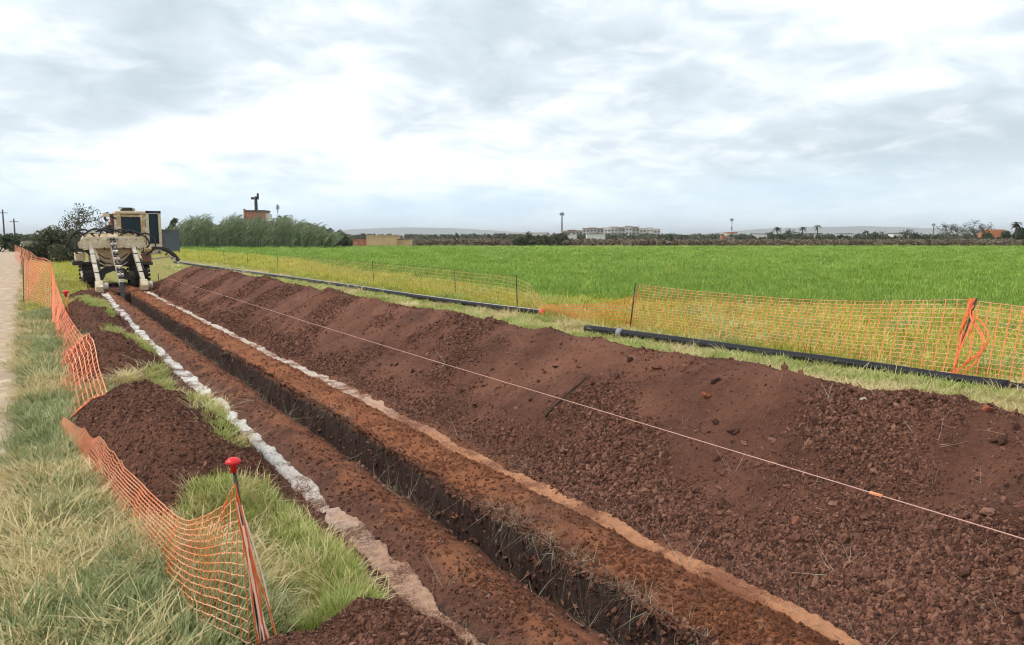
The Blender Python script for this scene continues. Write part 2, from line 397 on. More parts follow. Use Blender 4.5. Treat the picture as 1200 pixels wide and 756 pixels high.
def tuft_src(seed, n, h, spread, width, lean, m, curl=.5, stiff=0.0):
    r = random.Random(seed); V = []; F = []; T = []
    for _ in range(n):
        a = r.uniform(0, 2*math.pi); d = spread*math.sqrt(r.random()); bx, by = d*math.cos(a), d*math.sin(a)
        la = a + r.uniform(-1.2, 1.2); hh = h*r.uniform(.45, 1.0); ln = lean*r.uniform(.2, 1.2)*hh; w = width*r.uniform(.6, 1.2)
        sx, sy = -math.sin(la)*w/2, math.cos(la)*w/2; b = len(V); tint = r.random(); cu = curl*r.uniform(.4, 1.4)
        for t, ww in ((0, 1), (.45, .85), (.8, .5)):
            k = ln*(t + cu*t*t); zz = hh*(t - .35*cu*t*t*lean)
            px, py = bx + math.cos(la)*k, by + math.sin(la)*k
            V += [(px-sx*ww, py-sy*ww, zz), (px+sx*ww, py+sy*ww, zz)]
        k = ln*(1+cu); V.append((bx+math.cos(la)*k, by+math.sin(la)*k, hh*(1-.35*cu*lean)))
        F += [(b, b+1, b+3, b+2), (b+2, b+3, b+5, b+4), (b+4, b+5, b+6)]; T += [tint]*7
    o = mesh_obj('tuft_shape', V, F, m, link=False)
    a = o.data.attributes.new('tint', 'FLOAT', 'POINT'); a.data.foreach_set('value', np.array(T, np.float32)); return o

# ------------------------------------------------------------------ path, field and ruts
M['path'] = mat('path_dirt', (.56, .42, .29), (.40, .29, .20), 2.2, .95, .5, 40, c3=(.66, .52, .38))
def path_edge(v): return -.36 + .12*fbm(v*.35, v*0+51, 3) - np.clip((v-20)/160, 0, 2)*2.3 + .08*np.sin(v*.2)
def make_path():
    V = np.array(spaced([(-6, 8, .4), (8, 40, .5), (40, 200, 4), (200, 420, 20)]) + [420.]); e = path_edge(V)
    cols = [-3.4, -2.9, -2.3, -1.6, -.9, -.35, -.12, 0.0]
    U = np.stack([e + c for c in cols], 1)
    Z = np.stack([ground_z(e + c, V)*(.3 if c < -.5 else 1) + .008 + .012*fbm(U[:, i]*3, V*3, 2) - (.03 if c in (0.0, -3.4) else 0) for i, c in enumerate(cols)], 1)
    Z += .02
    tag(mesh_obj('path', np.stack([U, np.repeat(V[:, None], len(cols), 1), Z], 2).reshape(-1, 3), grid_faces(*U.shape), M['path'], smooth=True), kind='structure')
make_path()

def field_mat():
    m = bpy.data.materials.new('field_soil_and_crop'); m.use_nodes = True; w = NT(m.node_tree)
    g = w.n('ShaderNodeNewGeometry'); P = g.outputs['Position']
    n1 = w.noise(P, .05, 4, .6, .3); n2 = w.noise(P, .9, 5, .65); n3 = w.noise(P, 7, 4, .7)
    f = w.math('ADD', w.math('MULTIPLY', n1, .4), w.math('ADD', w.math('MULTIPLY', n2, .35), w.math('MULTIPLY', n3, .25)))
    col = w.ramp(f, [(.34, (.09, .12, .023)), (.5, (.16, .25, .038)), (.66, (.27, .35, .065))])
    b = w.n('ShaderNodeBsdfPrincipled', i_0=col); b.inputs['Roughness'].default_value = .85; b.inputs['Specular IOR Level'].default_value = .1
    bp = w.n('ShaderNodeBump'); bp.inputs['Strength'].default_value = .6; bp.inputs['Distance'].default_value = .1
    w.put(bp.inputs['Height'], n3); w.put(b.inputs['Normal'], bp.outputs[0])
    w.n('ShaderNodeOutputMaterial', i_0=b); return m
M['field'] = field_mat()
# near edge of the sown crop (x for a given y), wandering like the real one
FIELD_NEAR = [(-40, 60), (0, 34), (10.16, 22.17), (13.19, 19.28), (16.32, 15.85), (18.37, 14.33), (21.56, 13.26), (30.61, 14.44), (47.01, 16.27), (80.79, 18.99), (118.29, 18.31)]
FWD = Vector((math.sin(rad(31.6)), math.cos(rad(31.6)))); RGT = Vector((math.cos(rad(31.6)), -math.sin(rad(31.6))))
FAR_D = 158.0                       # the field ends on a lane running square to the view
def field_left(v): return np.interp(v, [p[0] for p in FIELD_NEAR], [p[1] for p in FIELD_NEAR])
def in_field(u, v):
    return (u > field_left(v) + .7*fbm(u*.5, v*.5, 3)) & (u*FWD.x + v*FWD.y < FAR_D) & (v > -40)
def make_field():
    V = np.array(spaced([(-40, 60, .8), (60, 200, 3)]) + [200.]); rows = []; n = 40
    V = V[V < 150]
    for v in V:
        a = float(field_left(v)) + .5*float(fbm(np.array([v*.6]), np.array([5.0]), 3)[0]); b = max(a + .5, (FAR_D - v*FWD.y)/FWD.x)
        t = np.linspace(0, 1, n)**2; u = a + (b-a)*t
        rows.append(np.stack([u, np.full(n, v), .015 + .03*fbm(u*.3, np.full(n, v*.3), 2)*(t > 0) + .02*(t > 0)], 1))
    R = np.array(rows)
    tag(mesh_obj('crop_field', R.reshape(-1, 3), grid_faces(len(V), n), M['field'], smooth=True), kind='structure')
make_field()

def rut_mat(name, far, near, mid, y0, y1):
    m = bpy.data.materials.new(name); m.use_nodes = True; w = NT(m.node_tree)
    g = w.n('ShaderNodeNewGeometry'); P = g.outputs['Position']; s = w.n('ShaderNodeSeparateXYZ', i_0=P)
    n1 = w.noise(P, 2.2, 4, .6); n2 = w.noise(P, 22, 5, .65); n3 = w.noise(P, 90, 4, .7)
    t = w.smooth(w.math('ADD', s.outputs[1], w.math('MULTIPLY', w.math('SUBTRACT', n1, .5), 5.0)), y0, y1)
    a = w.ramp(n2, [(.3, near), (.6, tuple(min(1, c*1.35) for c in near))]); b = w.ramp(n2, [(.3, tuple(c*.7 for c in far)), (.55, far)])
    col = w.mix(t, a, b)
    f = w.math('ADD', w.math('MULTIPLY', n1, .6), w.math('MULTIPLY', n3, .4))
    col = w.mix(w.smooth(f, .47, .57), col, mid)
    bs = w.n('ShaderNodeBsdfPrincipled', i_0=col); bs.inputs['Roughness'].default_value = .9; bs.inputs['Specular IOR Level'].default_value = .2
    bp = w.n('ShaderNodeBump'); bp.inputs['Strength'].default_value = .5; bp.inputs['Distance'].default_value = .02
    w.put(bp.inputs['Height'], w.math('ADD', n2, n3)); w.put(bs.inputs['Normal'], bp.outputs[0])
    w.n('ShaderNodeOutputMaterial', i_0=bs); return m
M['rut_l'] = rut_mat('rut_clay_left', (.74, .70, .64), (.36, .22, .15), (.16, .072, .046), 4.2, 7.0)
M['rut_r'] = rut_mat('rut_clay_right', (.62, .53, .45), (.36, .17, .09), (.22, .09, .05), 6.0, 11.5)
def make_rut(name, cen, hw, m, bars, y1, lift):
    V = np.array(spaced([(.8, 9, .014), (9, 16, .03), (16, y1, .08)]) + [y1]); c = cen(V); n = 15
    rows = []
    t = np.linspace(-1, 1, n)
    for i, v in enumerate(V):
        wv = hw*(1 + .75*float(fbm(np.array([v*1.6]), np.array([61.0]), 3)[0]))
        ev = np.full(n, v)
        u = c[i] + t*wv + .05*fbm(t*1.5 + 9, ev*5, 3)
        z = ground_z(np.full(n, c[i]), ev)*.5 + ground_z(u, ev)*.5 + lift
        ph = (v + .05*np.abs(t)*(1 if bars > 0 else 0) + .012*fbm(t*3, ev*2, 2))/.085
        tread = np.clip(np.sin(ph*2*math.pi)*2, -1, 1)*.013*(bars)
        z = z + tread*(np.abs(t) < .93)*(.5 + fbm(ev*1.7, t*1.5, 2) + .3).clip(0, 1) - .05*np.clip(np.abs(t)-.78, 0, 1)/.22*1.0 + .008*fbm(u*8, ev*8, 3)
        rows.append(np.stack([u, ev, z], 1))
    R = np.array(rows)
    return tag(mesh_obj(name, R.reshape(-1, 3), grid_faces(len(V), n), m, smooth=True), kind='structure')
make_rut('track_rut', rut_l, .085, M['rut_l'], .6, 31.0, .032)
make_rut('track_rut', rut_r, .080, M['rut_r'], .35, 31.5, .028)

# ------------------------------------------------------------------ spoil heap and mounds
HEAP_F, HEAP_C, HEAP_B = 3.66, 5.25, 7.0
def heap_z(u, v):
    h = (.93 + .09*fbm(v*.27, v*0+71, 3) + .02*fbm(v*1.3, v*0+75, 2))*sstep(36.2, 33.2, v)
    uf = HEAP_F + .10*fbm(v*.8, v*0+81, 3); uc = HEAP_C + .14*fbm(v*.6, v*0+85, 3)
    t1 = (u-uf)/(uc-uf); t2 = (HEAP_B-u)/(HEAP_B-uc); t = np.minimum(t1, t2)
    z = h*np.where(t < .82, t, .82 + (t-.82)*.62)          # blunt crest
    body = np.clip(t*3, 0, 1)*sstep(36.5, 34, v)
    # tongues that slid down the face and hollows between them
    z = z + body*(.11*fbm(v*1.15 + u*.35, u*.55, 3, ox=91) + .035*np.abs(fbm(v*2.6 + u*.9, u*.8, 3, ox=95)) )
    lump = sstep(-.12, .18, fbm(v*.9, u*.9, 3, ox=131))
    z = z + body*(.045*fbm(u*5, v*5, 3, ox=101) + (.008 + .03*lump)*fbm(u*16, v*16, 3, ox=105))
    for (a, b, r, d) in ((4.55, 3.05, .33, .10), (4.15, 2.6, .28, .08), (4.75, 2.45, .35, .11), (4.9, 7.3, .3, .07)):
        z = z - d*np.exp(-(((u-a)/r)**2 + ((v-b)/(r*.8))**2))*body
    return np.where(t < 0, h*t*.8, z) - .01
def make_heap():
    V = np.array(spaced([(-3, 1, .12), (1, 7, .03), (7, 13, .045), (13, 24, .09), (24, 37.2, .16)]) + [37.2])
    U = np.array(spaced([(3.35, 5.8, .028), (5.8, 7.3, .1)]) + [7.3])
    UU, VV = np.meshgrid(U, V); Z = heap_z(UU, VV)
    o = mesh_obj('soil_heap', np.stack([UU, VV, Z], 2).reshape(-1, 3), grid_faces(*UU.shape), M['heap'], smooth=True)
    tag(o, 'long ridge of loose red-brown excavated soil along the right of the trench', 'soil heap')
make_heap()

MOUNDS = [  # centre u, v, half sizes, height, skew, name, label
    (.86, 7.6, .70, 2.6, .52, -.7, 'mound of dark soil behind the sagging net and the green grass patch'),
    (.86, 13.0, .68, 2.7, .48, -.2, 'middle mound of dark soil beside the orange net lying on the ground'),
    (1.0, 21.0, .66, 4.8, .46, .10, 'long low mound of dark soil behind the small red-capped stake'),
    (1.02, 2.95, .75, .85, .25, .0, 'nearest mound of dark soil at the foot of the red-capped post'),
    (1.20, 27.6, .60, 2.2, .30, .0, 'small soil mound in front of the left crawler of the trencher'),
]
def mound_h(i, u, v):
    cu, cv, a, b, h, sk, lb = MOUNDS[i]
    du = (u-cu-sk*(v-cv)*.12)/a; dv = (v-cv)/b
    ang = np.arctan2(dv, du); rr = np.sqrt(du**2+dv**2)*(1 + .16*fbm(np.cos(ang)*1.5+i*5, np.sin(ang)*1.5, 2))
    if i == 0: rr = (np.abs(du)**2.6 + np.abs(dv)**2.6)**(1/2.6)*(1 + .14*fbm(np.cos(ang)*1.5+i*5, np.sin(ang)*1.5, 2))
    t = 1-rr
    z = h*np.where(t < .55, t/.55*.86, .86 + .14*np.sin(np.clip((t-.55)/.45, 0, 1)*math.pi/2))
    z = z + np.clip(t*4, 0, 1)*(.06*fbm(u*2.4, v*1.8, 3, ox=i*7+3) + .035*fbm(u*8, v*8, 3, ox=i*7) + .02*fbm(u*20, v*20, 2, ox=i*3))
    return np.where(t < 0, h*t*1.2, z)
def make_mounds():
    for i, (cu, cv, a, b, h, sk, lb) in enumerate(MOUNDS):
        st = .03 if cv < 9 else (.05 if cv < 15 else .1)
        U = np.arange(cu-a*1.25-.1, cu+a*1.25+.1, st*.9); V = np.arange(cv-b*1.2, cv+b*1.2, st)
        UU, VV = np.meshgrid(U, V); Z = np.maximum(ground_z(UU, VV)*.7 + mound_h(i, UU, VV), -.2)
        o = mesh_obj('soil_mound', np.stack([UU, VV, Z], 2).reshape(-1, 3), grid_faces(*UU.shape), M['mound'], smooth=True)
        tag(o, lb, 'soil mound', 'soil mounds along the left of the trench')
make_mounds()
def surf(u, v):
    """height of whatever soil surface is on top"""
    u = np.asarray(u, float); v = np.asarray(v, float); z = ground_z(u, v)
    for i in range(len(MOUNDS)): z = np.maximum(z, ground_z(u, v)*.7 + mound_h(i, u, v))
    hz = np.where((u > 3.4) & (u < 7.25) & (v < 37), heap_z(u, v), -9)
    return np.maximum(z, hz)

# ------------------------------------------------------------------ loose clods
def rand_in(n, u0, u1, v0, v1, dens=None):
    """random points, denser near the viewer the way they resolve in a picture"""
    v = v0 + (v1-v0)*rng.random(n)**1.0; u = u0 + (u1-u0)*rng.random(n)
    if dens is not None:
        k = rng.random(n) < dens(u, v); u, v = u[k], v[k]
    return u, v
def vbias(n, v0, v1, p):       # density ~ v^-p
    a, b = v0**(1-p), v1**(1-p); return (a + (b-a)*rng.random(n))**(1/(1-p))
def clods(name, u, v, smin, smax, power, label, src, sink=.42, big=None):
    n = len(u); s = smin + (smax-smin)*rng.random(n)**power
    if big is not None: s = s*big
    z = surf(u, v) + s*(.5-sink)
    rot = np.stack([rng.random(n)*6.28, rng.random(n)*6.28, rng.random(n)*6.28], 1)
    scl = np.stack([s*(.8+.5*rng.random(n)), s*(.8+.4*rng.random(n)), s*(.7+.4*rng.random(n))], 1)
    return scatter(name, np.stack([u, v, z], 1), rot, scl, rng.integers(0, len(src), n), src, label, 'soil clods', src[0].data.materials[0])
def heap_clods():
    n = 420000; v = vbias(n, 1.2, 34.5, 1.45); u = 3.4 + 2.3*rng.random(n)
    t = (u-HEAP_F)/(HEAP_C-HEAP_F)
    patch = fbm(v*.9, u*.9, 3, ox=131)
    d = .06 + .8*sstep(-.12, .22, patch) + .6*np.exp(-((t-.06)/.12)**2)
    k = (rng.random(n) < d); u, v, t, patch = u[k], v[k], t[k], patch[k]
    big = np.where(v < 4.5, .85, 1)*(.75 + .5*sstep(-.05, .3, patch) + .35*np.exp(-((t-.05)/.12)**2))*(1 + np.clip((v-8)/30, 0, .8))
    clods('heap_clods', u, v, .0035, .019, 3.6, 'crumbly clods of red-brown earth covering the face of the long soil ridge', CLODS, big=big)
def big_clods():
    n = 5200; v = vbias(n, 1.2, 33, 1.15); u = 3.55 + 2.0*rng.random(n); t = (u-HEAP_F)/(HEAP_C-HEAP_F)
    k = rng.random(n) < .12 + .8*np.exp(-((t-.03)/.16)**2) + .5*sstep(.05, .3, fbm(v*.9, u*.9, 3, ox=131)); u, v = u[k], v[k]
    clods('big_clods', u, v, .011, .040, 3.0, 'larger dark lumps of earth that rolled down the long soil ridge', CLODS, sink=.3)
big_clods()
heap_clods()
def mound_clods():
    us, vs = [], []
    for i, (cu, cv, a, b, h, sk, lb) in enumerate(MOUNDS):
        n = [30000, 14000, 9000, 26000, 3000][i]
        u = cu + a*1.1*(2*rng.random(n)-1); v = cv + b*1.1*(2*rng.random(n)-1)
        k = mound_h(i, u, v) > -.02; us.append(u[k]); vs.append(v[k])
    u, v = np.concatenate(us), np.concatenate(vs)
    clods('mound_clods', u, v, .004, .019, 3.6, 'dark crumbs of earth on the small soil mounds beside the net', CLODS, big=(1+np.clip((v-8)/25, 0, .8))*np.where(v < 5, .72, 1))
mound_clods()
def strip_clods():
    n = 90000; v = vbias(n, 1.2, 31, 1.5); u = 1.05 + 2.6*rng.random(n); l, r = trench_edges(v)
    ok = ((u < l-.02) | (u > r+.02))
    inl = np.abs(u-rut_l(v)) < .15; inr = np.abs(u-rut_r(v)) < .09
    cover = sstep(.05, .25, fbm(u*1.2, v*1.1, 3, ox=151))*(v < 6.5)
    keep = rng.random(n) < np.where(inl, .05 + .6*cover, np.where(inr, .03, .35 + .6*sstep(-.2, .2, fbm(u*2, v*1.5, 3, ox=141))))
    k = ok & keep; u, v = u[k], v[k]
    red = (u > 2.75) & (u < 3.3) & (rng.random(len(u)) < .93) | (u > 1.95) & (u < 2.3) & (rng.random(len(u)) < .45)
    clods('strip_clods', u[~red], v[~red], .004, .019, 2.8, 'loose brown crumbs of earth between the ruts and the trench', CLODS, big=1+np.clip((v[~red]-8)/25, 0, .8))
    clods('red_clods', u[red], v[red], .004, .018, 2.8, 'reddish orange crumbs of subsoil along the trench edges', CLODS_RED, big=1+np.clip((v[red]-8)/25, 0, .8))
strip_clods()

def wall_clods():
    n = 16000; v = vbias(n, 1.2, 28, 1.5); l, r = trench_edges(v); right = rng.random(n) < .75
    d = np.where(rng.random(n) < .45, .07*rng.random(n), .9*rng.random(n)); e = np.where(right, r, l)
    u = np.where(right, wall_u(r, v, d, 1), wall_u(l, v, d, -1)); s = .004 + .020*rng.random(n)**2.6
    z = ground_z(u, v) - d; rot = rng.random((n, 3))*6.28
    scatter('trench_wall_clods', np.stack([u, v, z], 1), rot, np.stack([s*1.2, s, s*.9], 1), rng.integers(0, len(CLODS), n), CLODS, 'crumbs of earth clinging to the trench walls and lips', 'soil clods', M['clod'])
wall_clods()

# larger stones lying on the heap
M['stone_o'] = mat('orange_stone', (.42, .13, .06), (.28, .09, .05), 20, .9, .4)
M['stone_p'] = mat('pale_stone', (.50, .40, .30), (.38, .30, .22), 20, .9, .4)
def stones():
    for i, (u, v, s, m, lb) in enumerate([
        (4.72, 4.55, .045, 'stone_o', 'orange-red stone on the soil ridge below the black pipes'),
        (5.30, 2.60, .05, 'stone_o', 'orange stone near the right edge of the soil ridge above the string'),
        (5.12, 3.38, .04, 'stone_p', 'small pale stone high on the soil ridge'),
        (3.98, 3.05, .03, 'stone_o', 'small reddish stone low on the face of the soil ridge')]):
        o = clod_src(300+i, M[m], 2, .2); o.name = 'stone'; COL.objects.link(o); o.scale = (s, s*.8, s*.75)
        o.location = (u, v, float(surf(u, v)) + s*.3); o.rotation_euler = (.3*i, .5, 1.1*i); tag(o, lb, 'stone', 'stones lying on the soil ridge')
stones()

# ------------------------------------------------------------------ grass and crops
M['grass_g'] = leaf_mat('grass_green', [(.0, (.13, .19, .035)), (.3, (.30, .38, .08)), (.65, (.50, .54, .17)), (1, (.68, .62, .30))])
M['grass_b'] = leaf_mat('grass_bluish', [(.0, (.10, .14, .05)), (.35, (.22, .27, .10)), (.7, (.40, .43, .20)), (1, (.66, .58, .33))])
M['grass_d'] = leaf_mat('grass_dry', [(.0, (.26, .21, .085)), (.3, (.55, .44, .19)), (.75, (.80, .66, .38)), (1, (.50, .48, .19))])
M['weed_y'] = leaf_mat('weed_yellow', [(.0, (.18, .20, .030)), (.3, (.42, .42, .06)), (.65, (.66, .64, .13)), (1, (.74, .50, .18))])
M['crop'] = leaf_mat('crop_green', [(.0, (.11, .19, .028)), (.45, (.24, .39, .060)), (.8, (.40, .50, .10)), (1, (.56, .57, .18))], obj_rand=.4)
M['straw'] = leaf_mat('straw', [(.0, (.40, .33, .22)), (.6, (.60, .52, .38)), (1, (.30, .24, .15))])
T_G = [tuft_src(i, 52, .13, .13, .0085, .75, M['grass_g']) for i in range(4)]
T_B = [tuft_src(10+i, 62, .13, .17, .009, .9, M['grass_b']) for i in range(4)]
T_D = [tuft_src(20+i, 64, .12, .19, .0075, 1.2, M['grass_d'], curl=.9) for i in range(4)]
T_Y = [tuft_src(30+i, 40, .24, .32, .016, .6, M['weed_y']) for i in range(4)]
T_C = [tuft_src(40+i, 60, .24, .55, .022, .5, M['crop']) for i in range(4)]
T_S = [tuft_src(50+i, 3, .14, .10, .0055, 1.8, M['straw'], curl=1.2) for i in range(4)]
def grass(name, u, v, src, s0, s1, label, cat='grass', z=None, tilt=.15, wide=None):
    n = len(u); z = surf(u, v) - .01 if z is None else z
    s = s0 + (s1-s0)*rng.random(n)
    if wide is not None: s3 = np.stack([s*wide, s*wide, s], 1)
    else: s3 = np.stack([s, s, s*(.8+.4*rng.random(n))], 1)
    rot = np.stack([tilt*rng.normal(size=n), tilt*rng.normal(size=n), rng.random(n)*6.28], 1)
    return scatter(name, np.stack([u, v, z], 1), rot, s3, rng.integers(0, len(src), n), src, label, cat, src[0].data.materials[0])
def on_mound(u, v, lim=.03):
    r = np.zeros(len(u), bool)
    for i in range(len(MOUNDS)): r |= mound_h(i, u, v) > lim
    return r
def verge_grass():
    n = 15000; v = vbias(n, 2.2, 75, 1.6); u = -1.1 - np.clip((v-25)/160, 0, 1)*2 + (2.1 + np.clip((v-25)/160, 0, 1)*2)*rng.random(n)
    pe = path_edge(v); out = (u > pe + .02 + .3*fbm(u*2, v*2, 3)) & (rng.random(n) < .25 + sstep(-.1, .4, u-pe)) & (u < .98) & ~on_mound(u, v)
    u, v = u[out], v[out]
    # bluish green clumps along the middle of the verge, straw elsewhere
    q = fbm(u*1.6, v*.8, 3, ox=171) + .28*np.exp(-((u-.05-.004*v)/.30)**2) - .18*sstep(3.5, 1.5, v) - .22*sstep(-.15, -.5, u)
    gk = (rng.random(len(u)) < sstep(.0, .34, q)*.85 + .12); thin = rng.random(len(u)) < sstep(-.75, -.25, u) + .25
    far = 1 + np.clip((v-8)/40, 0, .6)
    a = gk & thin; b = ~gk & thin
    grass('green_verge_grass', u[a], v[a], T_B, .7, 1.25, 'bluish green grass clumps on the verge beside the dirt path', wide=far[a])
    grass('dry_verge_grass', u[b], v[b], T_D, .6, 1.2, 'straw coloured dry grass on the verge beside the dirt path', wide=far[b])
verge_grass()
def poly_pts(n, poly, p=1.3):
    poly = np.array(poly); u = rng.uniform(poly[:, 0].min(), poly[:, 0].max(), n); v = rng.uniform(poly[:, 1].min(), poly[:, 1].max(), n)
    ins = np.zeros(n, bool); j = len(poly)-1
    for i in range(len(poly)):
        c = ((poly[i, 1] > v) != (poly[j, 1] > v)) & (u < (poly[j, 0]-poly[i, 0])*(v-poly[i, 1])/(poly[j, 1]-poly[i, 1]+1e-9)+poly[i, 0]); ins ^= c; j = i
    return u[ins], v[ins]
def lush_grass():
    u1, v1 = poly_pts(2600, [(.66, 5.2), (.86, 5.75), (1.22, 5.7), (1.36, 5.2), (1.42, 4.2), (1.38, 3.65), (1.05, 3.55), (.85, 3.8), (.72, 4.6)])
    k = np.ones(len(u1), bool); u1, v1 = u1[k], v1[k]
    u2, v2 = poly_pts(2600, [(1.18, 6.4), (1.33, 6.4), (1.34, 9), (1.36, 13), (1.32, 20), (.9, 24), (.85, 22), (1.12, 16), (1.18, 9)])
    k = rng.random(len(u2)) < sstep(-.25, .1, fbm(u2*2, v2*.8, 2, ox=181)); u2, v2 = u2[k], v2[k]
    u3, v3 = poly_pts(120, [(.3, 10.2), (1.2, 10.4), (1.2, 11.2), (.3, 10.9)])
    u4, v4 = poly_pts(300, [(.35, 15.0), (1.2, 15.2), (1.2, 16.8), (.35, 16.6)])
    u = np.concatenate([u1, u2, u4]); v = np.concatenate([v1, v2, v4])
    grass('mound_foot_grass', u3, v3, T_D, .6, 1.1, 'thin dry grass fringe between the two nearer soil mounds')
    grass('lush_grass', u, v, T_G, .42, .80, 'bright green grass patch and strip between the soil mounds and the left rut', wide=.8+.3*rng.random(len(u)), tilt=.3)
    k = rng.random(len(u)) < .12
    grass('lush_grass_stalks', u[k], v[k], T_D, .6, 1.25, 'dry stalks mixed into the bright green grass beside the mounds', wide=.7, tilt=.25)
    # weeds and scrub left of the machine
    n = 2200; u = rng.uniform(-.3, 2.0, n); v = rng.uniform(24, 75, n); k = (rng.random(n) < .8) & ~on_mound(u, v) & ~((u > 1.35) & (v < 40))
    grass('scrub_weeds', u[k], v[k], T_Y, .5, 1.1, 'yellow green weeds between the net and the trencher', tilt=.2)
lush_grass()
def pipe_grass():
    n = 10000; v = vbias(n, 2.0, 60, 1.35); u = rng.uniform(6.6, 10.9, n) + np.clip((v-20)/60, 0, 1)*.8
    g = sstep(-.25, .25, fbm(u*.9, v*.6, 3, ox=191))
    k1 = rng.random(n) < g*.8; k2 = (~k1) & (rng.random(n) < .45)
    grass('pipe_side_grass', u[k1], v[k1], T_G, .6, 1.1, 'short green grass between the soil ridge and the black pipes', wide=1.2+np.clip((v[k1]-8)/40, 0, .8), z=ground_z(u[k1], v[k1]))
    grass('pipe_side_dry_grass', u[k2], v[k2], T_D, .7, 1.2, 'dry grass stalks between the soil ridge and the black pipes', wide=1.1+np.clip((v[k2]-8)/40, 0, .8), z=ground_z(u[k2], v[k2]))
pipe_grass()
def weed_strip():
    n = 36000; v = np.concatenate([rng.uniform(-6, 25, n*5//10), vbias(n*5//10, 25, 140, 1.2)]); n = len(v)
    left = 10.6 + np.clip((v-10)/50, 0, 1)*.9; right = field_left(v) + 1.0
    u = left + (right-left)*rng.random(n)**.9
    k = ~in_field(u, v) & (rng.random(n) < .45 + .55*sstep(-.25, .15, fbm(u*.7, v*.7, 3, ox=201))); u, v = u[k], v[k]
    gk = fbm(u*1.1, v*1.1, 3, ox=205) > .2
    grass('green_weeds', u[gk], v[gk], T_G, .9, 1.6, 'green weeds scattered through the yellowing strip before the crop', z=ground_z(u[gk], v[gk]), wide=1.6, tilt=.2)
    u, v = u[~gk], v[~gk]
    grass('yellow_weeds', u, v, T_Y, .55, 1.05, 'yellowing weeds and stubble in the strip between the fence and the green crop', z=ground_z(u, v), wide=1+np.clip((v-15)/60, 0, .8), tilt=.25)
weed_strip()
def crop():
    n = 52000; d = vbias(n, 17, FAR_D, 1.1); a = rng.uniform(-.62, .72, n)
    u = d*(FWD.x + a*RGT.x); v = d*(FWD.y + a*RGT.y)
    # sown in drill rows along the trench direction, thinner in places
    row = np.round(u/.62)*.62; u = np.where(d < 75, row + rng.normal(size=n)*.10, u)
    k = in_field(u, v) & (rng.random(n) < .25 + .75*sstep(-.25, .15, fbm(u*.12, v*.12, 4, ox=211))); u, v, d = u[k], v[k], d[k]
    grass('crop_plants', u, v, T_C, .55, 1.0, 'bright green low crop covering the flat field', cat='crop', z=np.full(len(u), .03), wide=1+np.clip((d-20)/60, 0, 1.2), tilt=.2)
crop()
def lip_straw():
    n = 3600; v = vbias(n, 1.8, 26, 1.25); l, r = trench_edges(v); side = rng.random(n) < .62
    k = rng.random(n) < sstep(-.25, .3, fbm(v*1.1, np.where(side, 3.0, 9.0), 2, ox=221)); v, l, r, side = v[k], l[k], r[k], side[k]; n = len(v)
    u = np.where(side, r + .02 - .05*rng.random(n), l - .02 + .04*rng.random(n))
    z = ground_z(np.where(side, r+.03, l-.03), v) - .05*rng.random(n)
    rot = np.stack([rng.normal(size=n)*.7, np.where(side, -1.1, 1.1) + rng.normal(size=n)*.6, rng.random(n)*6.28], 1)
    s = .16 + .36*rng.random(n)**3
    scatter('trench_roots', np.stack([u, v, z], 1), rot, np.stack([s, s, s], 1), rng.integers(0, 4, n), T_S, 'pale roots and straw hanging over the trench edges', 'roots', M['straw'])
    m = 420; v = vbias(m, 1.5, 20, 1.3); u = rng.uniform(1.0, 5.2, m); l, r = trench_edges(v); k = (u < l-.05) | (u > r+.05); u, v = u[k], v[k]; m = len(u)
    s = .2 + .35*rng.random(m)
    scatter('straw_litter', np.stack([u, v, surf(u, v)+.01], 1), np.stack([rng.normal(size=m)*1.2, rng.normal(size=m)*1.2, rng.random(m)*6.28], 1), np.stack([s, s, s], 1), rng.integers(0, 4, m), T_S, 'scattered pale straw and root bits on the dug soil', 'straw', M['straw'])
lip_straw()

# ------------------------------------------------------------------ orange safety nets
def plastic(name, c, var=.8, rough=.45):
    return mat(name, c, tuple(x*var for x in c), 9, rough, spec=.4)
M['net'] = plastic('orange_net', (.85, .17, .035)); M['net_pale'] = mat('orange_net_worn', (.93, .56, .36), (.90, .26, .08), 3.5, .5)
M['net_far'] = mat('orange_net_faded', (.92, .24, .12), (.93, .44, .32), 2.5, .5); M['net_white'] = mat('net_worn_pale', (.92, .55, .36), (.92, .78, .68), 3.0, .5); M['red_cap'] = plastic('red_cap', (.75, .025, .03), .85, .35)
M['post_dark'] = mat('dark_post', (.035, .03, .03), (.09, .06, .05), 14, .6, metal=.3)
M['wood'] = mat('grey_wood', (.20, .15, .11), (.11, .08, .06), 12, .9)
def ribbon(mb, P, w, t, nrm):
    """flat plastic strand: a thin box section swept along P"""
    n = len(P); d = np.gradient(P, axis=0); d /= np.linalg.norm(d, axis=1)[:, None] + 1e-9
    s = np.cross(d, nrm); s /= np.linalg.norm(s, axis=1)[:, None] + 1e-9; q = np.cross(s, d)
    w = np.broadcast_to(np.asarray(w, float), (n,))[:, None]
    V = np.stack([P - s*w/2 - q*t/2, P + s*w/2 - q*t/2, P + s*w/2 + q*t/2, P - s*w/2 + q*t/2], 1).reshape(-1, 3)
    F = [(i*4+k, i*4+(k+1) % 4, i*4+4+(k+1) % 4, i*4+4+k) for i in range(n-1) for k in range(4)]
    mb.add(V.tolist(), F)
